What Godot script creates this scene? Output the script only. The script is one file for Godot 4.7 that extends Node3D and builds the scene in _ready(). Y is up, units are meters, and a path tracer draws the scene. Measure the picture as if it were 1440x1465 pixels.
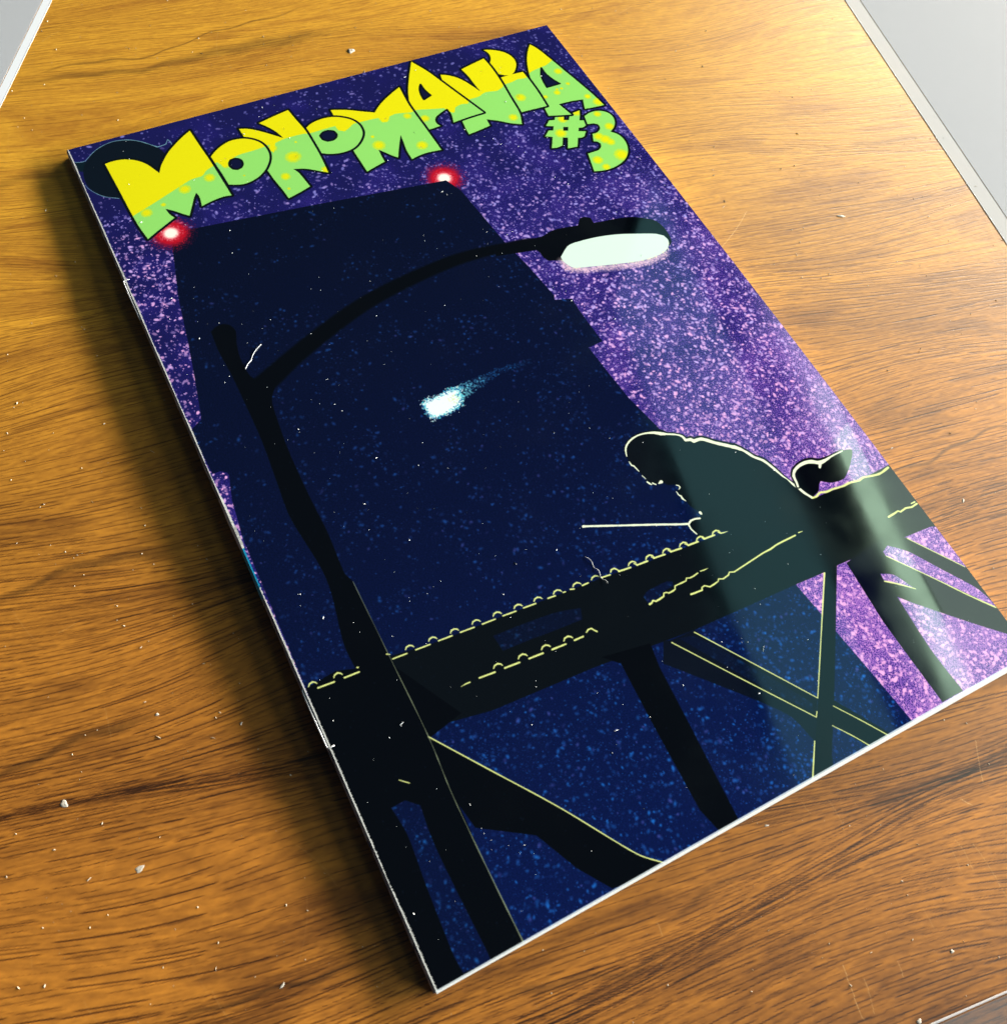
extends Node3D
# A small stapled comic booklet lying on a worn wooden table top, lit by low window light from the right.

const MM := 0.001
const BOOK_W := 0.1397
const BOOK_H := 0.2159
const TOP := 0.0024            # height of the front cover over the table
const PX := 9.0                # print texture: pixels per millimetre
const CW := 1258
const CH := 1943
const TILE_U := 0.36           # the sheet of wood texture, along and across the grain
const TILE_V := 0.345
const WOOD_U := 0.383
const STRAIGHT := ["building", "deck", "low_left", "post_two", "post_three", "mid_post", "right_brace", "brace"]
const WOOD_DARK := Color(0.37, 0.215, 0.08)
const WOOD_LIGHT := Color(0.78, 0.505, 0.175)
const SAP_DARK := Color(0.62, 0.41, 0.13)
const SAP_LIGHT := Color(0.885, 0.66, 0.195)

const WIN_D := 1.7
const KEY := 26.0
const SIDE := 6.0
const SLEEVES := [-24.9, -220.3, -113.5, -81.1, 133.9, 83.0, 180.5, -146.9, -53.5, 144.0, 81.6, 164.4]
const SCRATCHES := [-2.5, 137.7, -4.6, 146.8, 70.0, -0.4, 141.4, -2.3, 146.9, 45.0, 47.7, 117.0, 43.4, 124.3, 60.0, 37.1, 124.6, 38.5, 126.7, 80.0, 7.0, 142.0, 6.2, 144.8, 50.0, 31.0, 130.1, 30.5, 136.3, 35.0, 33.7, 132.2, 33.1, 143.2, 35.0, 12.7, 112.8, 12.5, 117.8, 30.0, 7.7, 110.3, 8.0, 113.4, 28.0, 72.0, -15.6, 86.4, -24.1, 85.0, 29.1, 131.3, 28.0, 135.7, 25.0, -29.3, 116.2, -29.6, 118.6, 40.0, -104.7, 34.8, -105.5, 41.8, 18.0, -108.1, 16.7, -104.5, 16.0, 30.0, 17.1, 137.2, 16.6, 140.9, 20.0, -64.5, -153.4, -59.1, -156.0, 40.0, 95.3, -107.6, 101.5, -109.5, 45.0, 92.6, -105.1, 93.0, -101.6, 45.0]
const STREAKS := [
	[[-77.9, -138.1, -57.9, -137.2, -43.6, -133.9, -24.5, -132.2, -4.2, -131.6, 17.1, -131.2], 3.2, 0.30],
	[[-73.7, -140.3, -56.5, -141.8, -38.4, -138.1, -21.5, -140.5, -6.6, -141.5, 11.6, -144.2], 0.8, 0.38],
	[[-121.6, 4.6, -108.2, 5.1, -99.9, 5.1, -89.0, 7.2, -79.1, 8.3], 2.6, 0.36],
	[[-130.1, 39.0, -115.1, 39.3, -106.2, 40.0, -96.7, 41.4], 1.7, 0.42],
	[[-112.9, 92.1, -101.1, 93.0, -90.6, 94.8, -78.9, 97.9], 1.2, 0.45],
	[[67.4, 57.4, 83.0, 59.3, 98.2, 59.8, 119.8, 61.7], 0.6, 0.42],
	[[-29.9, 117.2, -18.9, 116.8, -7.4, 116.4, 4.1, 116.5], 2.2, 0.16],
	[[147.0, -69.6, 160.3, -69.1, 174.9, -66.1], 1.8, 0.20],
	[[126.7, -33.6, 139.4, -31.7, 155.7, -28.9], 2.0, 0.20],
	[[-72.4, -99.8, -78.1, -104.2, -84.9, -104.3, -91.5, -104.9], 2.0, 0.16],
	[[-62.6, 114.2, -49.7, 115.9, -37.7, 120.2, -23.6, 121.7], 1.1, 0.25],
]
const CRUMBS := [
	[12.89, -120.43, 2.90, 1.30, 2.40, 0.40, 0.0, "flake", "large white paper flake on the wood above the top edge of the comic"],
	[109.98, -12.47, 3.40, 0.70, 1.10, -0.50, 140.0, "flake", "curled white paring on the wood right of the comic, towards the far right sleeve"],
	[-116.44, 49.24, 1.60, 0.50, 2.20, 0.30, 0.0, "flake", "greyish lint flake on the wood at far left, left of the lower staple"],
	[-96.43, 40.59, 0.90, 0.50, 0.80, 0.00, 0.0, "crumb", "round white crumb left of the comic, level with the lower staple"],
	[-107.99, 66.03, 2.20, 0.25, 1.50, 0.20, 0.0, "flake", "flat pale flake on the lower left wood, left of the comic corner"],
	[-92.67, 94.94, 1.50, 0.30, 0.60, 0.50, 0.0, "flake", "thin pale flake on the wood nearest the lower left comic corner"],
	[17.31, 145.43, 1.00, 0.50, 0.85, 0.00, 0.0, "crumb", "cream crumb near the see-through plastic bag at near right"],
	[4.38, 151.54, 1.40, 0.60, 1.00, 0.20, 0.0, "crumb", "pale crumb lying right beside the edge of the see-through bag"],
	[82.78, 71.83, 1.60, 0.35, 0.60, 0.90, 0.0, "flake", "small pale flake on the wood right of the printed deck rails"],
	[-1.18, 111.17, 1.20, 0.30, 0.50, -0.40, 0.0, "flake", "slim white flake close below the bottom edge of the comic"],
	[76.02, 53.21, 1.00, 0.20, 0.35, 0.00, 0.0, "flake", "slim yellowish flake on the wood just above the right end of the printed deck"],
	[-82.94, 49.14, 0.90, 0.40, 0.60, 0.80, 0.0, "crumb", "tiny grey crumb in the shadow left of the lower staple"],
]
const FIBRES := [
	[[-47.84, -30.72, -49.56, -29.58, -50.70, -28.61, -51.48, -27.49, -52.44, -26.74, -53.70, -25.44], 0.100, "short white fibre lying on the dark tower of the cover, near the lamp post", true],
	[[-6.17, 47.88, -5.50, 49.23, -5.63, 50.21, -5.63, 50.95, -5.21, 51.73, -5.28, 52.58, -5.47, 53.67, -4.95, 54.49, -4.86, 55.32], 0.060, "fine wavy pale hair crossing the printed deck rail on the cover", true],
	[[-56.32, 63.51, -55.43, 63.30, -56.02, 63.55, -56.06, 63.86], 0.050, "minute curled lint thread on the black area below the left end of the rail", true],
]
const ART := {
	"letter_m": [696, 825, 926, 806, 1162, 842, 1353, 928, 1526, 1069, 1657, 1245, 1766, 1485, 1832, 1638, 1932, 1436, 2061, 1254, 2269, 1007, 2537, 779, 2793, 591, 3026, 449, 3077, 1079, 3135, 1691, 3175, 2341, 3213, 3045, 3028, 3015, 2801, 3034, 2600, 3072, 2417, 3121, 2452, 2934, 2466, 2760, 2440, 2636, 2339, 2775, 2217, 2994, 2035, 3317, 1897, 3180, 1752, 3023, 1582, 2872, 1612, 3075, 1686, 3237, 1385, 3395, 1131, 3526, 886, 3667, 817, 3201, 778, 2661, 746, 1891, 718, 1288],
	"letter_o": [3199, 1557, 3366, 1414, 3597, 1276, 3835, 1197, 4044, 1203, 4234, 1260, 4422, 1394, 4545, 1561, 4602, 1759, 4606, 1954, 4565, 2130, 4466, 2319, 4316, 2504, 4129, 2653, 3939, 2743, 3740, 2792, 3564, 2782, 3405, 2728, 3274, 2667, 3251, 2238, 3222, 1889],
	"hole_o": [3543, 1963, 3619, 1861, 3728, 1848, 3815, 1894, 3867, 1999, 3853, 2108, 3777, 2209, 3662, 2238, 3567, 2180, 3526, 2080],
	"letter_n": [4211, 856, 4364, 909, 4518, 999, 4700, 1151, 4877, 1321, 5029, 1481, 5146, 1595, 5113, 1475, 5050, 1291, 4923, 1061, 4766, 839, 5212, 734, 5656, 646, 5713, 1055, 5784, 1526, 5793, 2005, 5787, 2549, 5744, 3220, 5583, 3105, 5400, 2966, 5231, 2859, 4965, 2762, 5042, 2933, 5087, 3214, 5125, 3498, 4801, 3597, 4476, 3682, 4446, 3377, 4381, 2944, 4337, 2551, 4195, 1788, 4223, 1216],
	"letter_o_two": [5811, 1487, 6005, 1366, 6243, 1305, 6518, 1303, 6737, 1367, 6931, 1490, 7083, 1640, 7175, 1855, 7179, 2057, 7127, 2234, 6990, 2420, 6798, 2582, 6579, 2666, 6335, 2674, 6140, 2638, 5961, 2566, 5820, 2474, 5832, 2084],
	"hole_o_two": [6068, 1875, 6179, 1788, 6336, 1776, 6458, 1847, 6488, 1978, 6433, 2087, 6316, 2149, 6171, 2134, 6078, 2032],
	"letter_m_two": [6705, 1062, 6899, 1130, 7134, 1232, 7433, 1405, 7761, 1585, 7924, 1431, 8163, 1250, 8468, 1069, 8804, 896, 8776, 1237, 8749, 1643, 8758, 2035, 8784, 2721, 8810, 3558, 8618, 3533, 8408, 3513, 8183, 3529, 7941, 3582, 7945, 3240, 8002, 2915, 8042, 2645, 7888, 2913, 7750, 3161, 7629, 3391, 7506, 3256, 7395, 3095, 7273, 2938, 7252, 3174, 7244, 3397, 6950, 3476, 6672, 3560, 6661, 3105, 6652, 2674, 6712, 2002, 6692, 1327],
	"letter_a": [9565, 47, 9826, 611, 10036, 1238, 10267, 1929, 10518, 2681, 10067, 2689, 9573, 2732, 9651, 2483, 9670, 2324, 9655, 2173, 9535, 2208, 9311, 2306, 9200, 2386, 9143, 2487, 9137, 2607, 9186, 2717, 8990, 2732, 8807, 2740, 8771, 2339, 8772, 1844, 8780, 1638, 8866, 1378, 8968, 1120, 9151, 763, 9353, 406],
	"hole_a": [9398, 1010, 9404, 1249, 9467, 1521, 9218, 1609, 9231, 1394, 9296, 1164],
	"letter_n_two": [10090, 846, 10247, 928, 10440, 1091, 10597, 1327, 10725, 1616, 10821, 1877, 10804, 1581, 10790, 1183, 10739, 855, 11125, 760, 11545, 667, 11576, 1091, 11562, 1659, 11498, 2370, 11435, 3066, 11288, 3485, 11019, 3337, 10741, 3123, 10469, 2953, 10457, 3093, 10442, 3210, 10072, 3266, 9759, 3304, 9775, 3066, 9816, 2776, 9867, 2194, 9955, 1465, 10048, 1026],
	"flame_i": [11707, 330, 11856, 377, 12043, 484, 12213, 624, 12322, 816, 12353, 1053, 12282, 1272, 12101, 1497, 11958, 1573, 11774, 1530, 11702, 1473, 11603, 1401, 11591, 1226, 11614, 916, 11689, 821, 11766, 652, 11769, 479],
	"letter_i": [11601, 1569, 11962, 1564, 12330, 1585, 12340, 1954, 12331, 2478, 12284, 3096, 11872, 3073, 11464, 3050, 11536, 2309],
	"letter_a_two": [13089, 596, 13213, 857, 13348, 1386, 13470, 1929, 13614, 2547, 13746, 3176, 13818, 3654, 13517, 3630, 13225, 3594, 13289, 3422, 13370, 3233, 13015, 3173, 12638, 3156, 12701, 3424, 12759, 3656, 12450, 3566, 12133, 3463, 12176, 3170, 12295, 3077, 12338, 2718, 12360, 2299, 12411, 1885, 12557, 1453, 12713, 1117, 12921, 795],
	"hole_a_two": [12906, 1627, 12900, 1880, 12962, 2148, 13078, 2411, 12659, 2415, 12689, 2138, 12763, 1876],
	"hash_a": [12290, 3548, 12527, 3642, 12216, 4148, 11921, 4634, 11745, 4651, 11599, 4614, 11955, 4044],
	"hash_b": [12780, 3618, 13056, 3588, 12943, 3798, 12612, 4306, 12283, 4824, 12003, 4786, 12341, 4198, 12671, 3690],
	"hash_c": [11868, 3792, 12058, 3631, 12277, 3695, 13047, 4024, 12898, 4193, 12762, 4221, 12414, 4055, 12069, 3886],
	"hash_d": [11650, 4147, 11849, 3979, 12074, 4060, 12801, 4391, 12659, 4551, 12551, 4561, 12207, 4423, 11837, 4244],
	"three": [13063, 3846, 13255, 3783, 13464, 3782, 13634, 3849, 13764, 3984, 13802, 4185, 13733, 4388, 13606, 4544, 13435, 4658, 13559, 4798, 13626, 5005, 13604, 5243, 13510, 5472, 13346, 5671, 13131, 5802, 12884, 5876, 12670, 5897, 12449, 5872, 12241, 5817, 12321, 5518, 12418, 5164, 12591, 5168, 12769, 5152, 12892, 5068, 12936, 4953, 12889, 4858, 12799, 4808, 12859, 4676, 12919, 4542, 13052, 4550, 13175, 4486, 13253, 4381, 13251, 4266, 13155, 4195, 12986, 4160, 13019, 4013],
	"yellow_top": [653, 2872, 827, 2792, 1413, 2571, 1909, 2371, 2483, 2150, 2774, 2130, 2914, 2001, 3104, 1915, 3210, 1887, 3133, 1852, 3278, 1805, 3335, 1934, 3389, 2069, 3574, 1880, 3861, 1768, 4207, 1754, 4533, 1731, 4732, 1695, 4678, 1906, 4726, 2022, 4891, 1700, 5182, 1641, 5693, 1649, 5857, 1715, 5840, 1696, 6146, 1687, 6573, 1681, 6588, 1864, 6728, 1964, 6924, 1866, 7051, 1784, 7295, 1792, 7602, 1802, 7778, 1827, 7790, 2011, 7931, 2045, 8070, 1875, 8274, 1843, 8704, 1946, 8829, 1908, 9214, 2019, 9577, 2121, 9699, 2357, 9773, 2386, 9892, 2203, 10094, 2157, 10277, 2208, 10382, 2059, 10687, 2052, 10911, 1969, 11167, 2005, 11279, 2027, 11506, 1943, 11540, 1882, 11631, 1870, 11843, 1856, 12037, 1812, 12297, 1840, 12520, 1684, 12838, 1611, 13107, 1567, 13343, 1459, 13662, 1331, 14200, -300, -300, -300, -300, 3000],
	"disc": [132, 910, 194, 750, 283, 601, 545, 332, 841, 166, 1136, 118, 1488, 197, 1750, 365, 1940, 562, 2094, 769, 2179, 1089, 2124, 1538, 1690, 2099, 996, 2353, 652, 2099, 377, 1918, 199, 1710, 98, 1443, 88, 1166],
	"disc_side": [36, 509, 231, 570, 295, 559, 173, 926, 84, 867, 36, 824],
	"building": [1731, 3720, 4980, 4133, 8426, 4618, 8625, 5079, 8869, 7241, 9027, 8031, 9177, 9136, 9114, 9251, 9534, 9383, 9521, 9755, 9555, 10556, 9575, 10815, 9174, 10844, 9238, 11669, 9321, 12502, 9523, 13430, 9875, 15853, 10199, 18069, 10665, 21537, 10645, 22174, 708, 22204, -136, 21766, 33, 15706, 94, 12093, 101, 12097, 205, 11260, 358, 10671, 342, 10602, 228, 10509, 60, 10510, -18, 9294, 301, 9113, 349, 8916, 540, 7995, 738, 6976, 958, 5670, 1346, 4076, 1459, 3780],
	"post": [1297, 6921, 1442, 6833, 1608, 6815, 1757, 6909, 1818, 7118, 1714, 7462, 1642, 7902, 1668, 8435, 1882, 8759, 2324, 8667, 2094, 8909, 1867, 9260, 1779, 9884, 1714, 10660, 1693, 11790, 1707, 12792, 1661, 13800, 1736, 14039, 1758, 17586, 1690, 18786, 1685, 20347, 1693, 21682, 953, 21725, 1059, 21382, 1029, 19910, 1074, 18664, 1076, 16744, 1062, 15901, 1045, 15202, 1277, 13756, 1142, 12183, 1198, 11310, 1284, 10200, 1302, 9231, 1302, 8274, 1269, 7504],
	"lamp_head": [8581, 7152, 8787, 7170, 9300, 7225, 9798, 7318, 10050, 7261, 10283, 7241, 10557, 7285, 10863, 7342, 11028, 7150, 11162, 7149, 11300, 7239, 11288, 7424, 11583, 7475, 11936, 7526, 12336, 7634, 12624, 7801, 12833, 7969, 12914, 8217, 12921, 8456, 12881, 8674, 12815, 8810, 12681, 8869, 12314, 8808, 10672, 8393, 9985, 8240, 9833, 8184, 9591, 8096, 9523, 7955, 9515, 7771, 9466, 7660, 8944, 7554, 8622, 7485, 8428, 7448],
	"lamp_glass": [9933, 8105, 10099, 7971, 10322, 7836, 10696, 7832, 11154, 7884, 11655, 8000, 12126, 8172, 12588, 8365, 12770, 8511, 12796, 8685, 12719, 8839, 12513, 8983, 12096, 9037, 11637, 8980, 11143, 8862, 10505, 8683, 10070, 8544, 9954, 8361, 9922, 8222],
	"flare": [4873, 10707, 4998, 10659, 5294, 10651, 5457, 10619, 5694, 10618, 5872, 10679, 5735, 10776, 5765, 10895, 5642, 11083, 5404, 11149, 5109, 11155, 4915, 11137, 4887, 10954, 4869, 10808],
	"figure": [8519, 13676, 8616, 13566, 8781, 13485, 8972, 13452, 9172, 13468, 9368, 13535, 9514, 13600, 9624, 13678, 9819, 13793, 9950, 13923, 9950, 14008, 10088, 14127, 10305, 14124, 10540, 14343, 10804, 14561, 10991, 14729, 11100, 14891, 11043, 14798, 11157, 15032, 11356, 15261, 11434, 15505, 11498, 15728, 11549, 15889, 11606, 16079, 11678, 16248, 11782, 16485, 11637, 17060, 11149, 17359, 10107, 16955, 9487, 16345, 9268, 16244, 9000, 16301, 8863, 16237, 8846, 16024, 8864, 15877, 8935, 15805, 9146, 15837, 9245, 15764, 9177, 15628, 9117, 15521, 9092, 15356, 9060, 15203, 9029, 15068, 9142, 15012, 9091, 14908, 8929, 14835, 8852, 14710, 8692, 14719, 8588, 14680, 8546, 14580, 8557, 14498, 8526, 14381, 8517, 14255, 8477, 14121, 8438, 13972, 8469, 13821],
	"bundle": [11835, 15797, 12001, 15719, 12223, 15721, 12440, 15847, 12709, 15827, 13142, 15781, 13303, 15796, 13411, 15844, 13349, 15945, 13105, 16174, 12915, 16312, 12737, 16399, 12431, 16357, 12223, 16221, 12121, 16285, 12031, 16408, 11835, 16468, 11746, 16306, 11681, 16167, 11728, 16024],
	"deck": [33, 15706, 255, 15797, 1087, 15844, 1676, 15798, 2577, 15929, 3535, 15983, 4461, 16038, 5371, 16089, 6143, 16132, 6650, 16166, 7120, 16230, 7957, 16275, 8790, 16327, 9513, 16398, 10294, 16913, 11756, 16518, 12168, 16525, 12643, 16562, 13168, 16579, 14388, 16530, 14085, 18335, 13874, 18238, 12498, 18153, 11327, 18091, 10921, 18119, 10199, 18069, 7629, 17987, 5322, 17777, 3101, 17665, 1853, 17438, 857, 17234, 35, 16832],
	"slit": [3798, 16314, 4537, 16351, 5234, 16423, 5714, 16549, 5620, 16785, 4865, 16742, 4462, 16707, 3835, 16678],
	"slit_b": [7039, 16894, 7198, 16823, 7673, 16812, 7787, 16866, 7753, 16967, 7479, 16984, 7341, 17064, 7048, 17070],
	"low_left": [33, 15706, 685, 15632, 1720, 15971, 2526, 17447, 1758, 17615, 1678, 20304, 1714, 21643, 796, 21766, -143, 21643],
	"blue_strip": [580, 18468, 865, 18458, 1076, 18664, 1015, 19331, 1024, 20252, 1061, 21380, 1057, 21581, 540, 21537, 515, 21191, 579, 19932, 643, 19047],
	"brace": [1758, 17586, 2527, 18639, 3389, 19841, 4262, 21226, 4679, 21600, 4436, 21695, 3560, 21534, 3151, 20939, 2756, 20099, 1811, 19475, 1711, 18951],
	"mid_post": [5573, 17654, 5869, 17942, 5811, 19258, 5770, 21095, 5905, 21604, 6348, 21569, 6467, 19700, 6547, 18332, 6639, 17834],
	"brace_two": [6908, 17913, 7084, 17963, 7629, 17985, 7839, 18423, 8574, 19439, 9151, 20316, 8906, 20633, 8578, 21007, 8387, 20318, 7379, 19126, 6655, 18322],
	"brace_slit": [7234, 18001, 7572, 18128, 8377, 19312, 8998, 20358, 8895, 20501, 8209, 19558],
	"post_two": [10988, 18085, 11324, 18081, 10382, 19290, 9438, 20507, 10101, 21594, 9520, 21592, 9105, 20919, 8746, 21367, 8634, 21557, 8044, 21629, 8578, 21007, 8906, 20633, 9168, 20312],
	"sky_gap": [10226, 18070, 10935, 18104, 10342, 18770],
	"sky_low": [11297, 18097, 11522, 18172, 11442, 19583, 11499, 21535, 11039, 21539, 10657, 21547, 10382, 19290],
	"post_three": [11535, 18134, 12688, 17979, 12192, 18719, 12100, 19292, 12003, 20541, 12068, 21547, 11491, 21544, 11442, 19583],
	"sky_right": [12084, 19262, 12335, 19545, 13158, 20394, 13802, 21015, 13680, 21477, 13241, 21608, 12056, 21561, 12003, 20541],
	"right_brace": [12688, 17979, 13187, 18224, 13973, 19378, 14118, 20418, 13969, 21059, 13769, 21006, 13158, 20394, 12330, 19550, 12079, 19289, 12034, 18719],
	"sky_strip": [12464, 18268, 12647, 18187, 12841, 18352, 13039, 18564, 13395, 19131, 13855, 19860, 13974, 20279, 13965, 20404, 13198, 19371, 12454, 18383],
	"sky_tri": [13178, 18236, 13895, 18320, 13956, 18449, 13981, 19389],
	"sky_chip": [12076, 18665, 12347, 18827, 12564, 19278, 12047, 18855],
}
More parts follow.
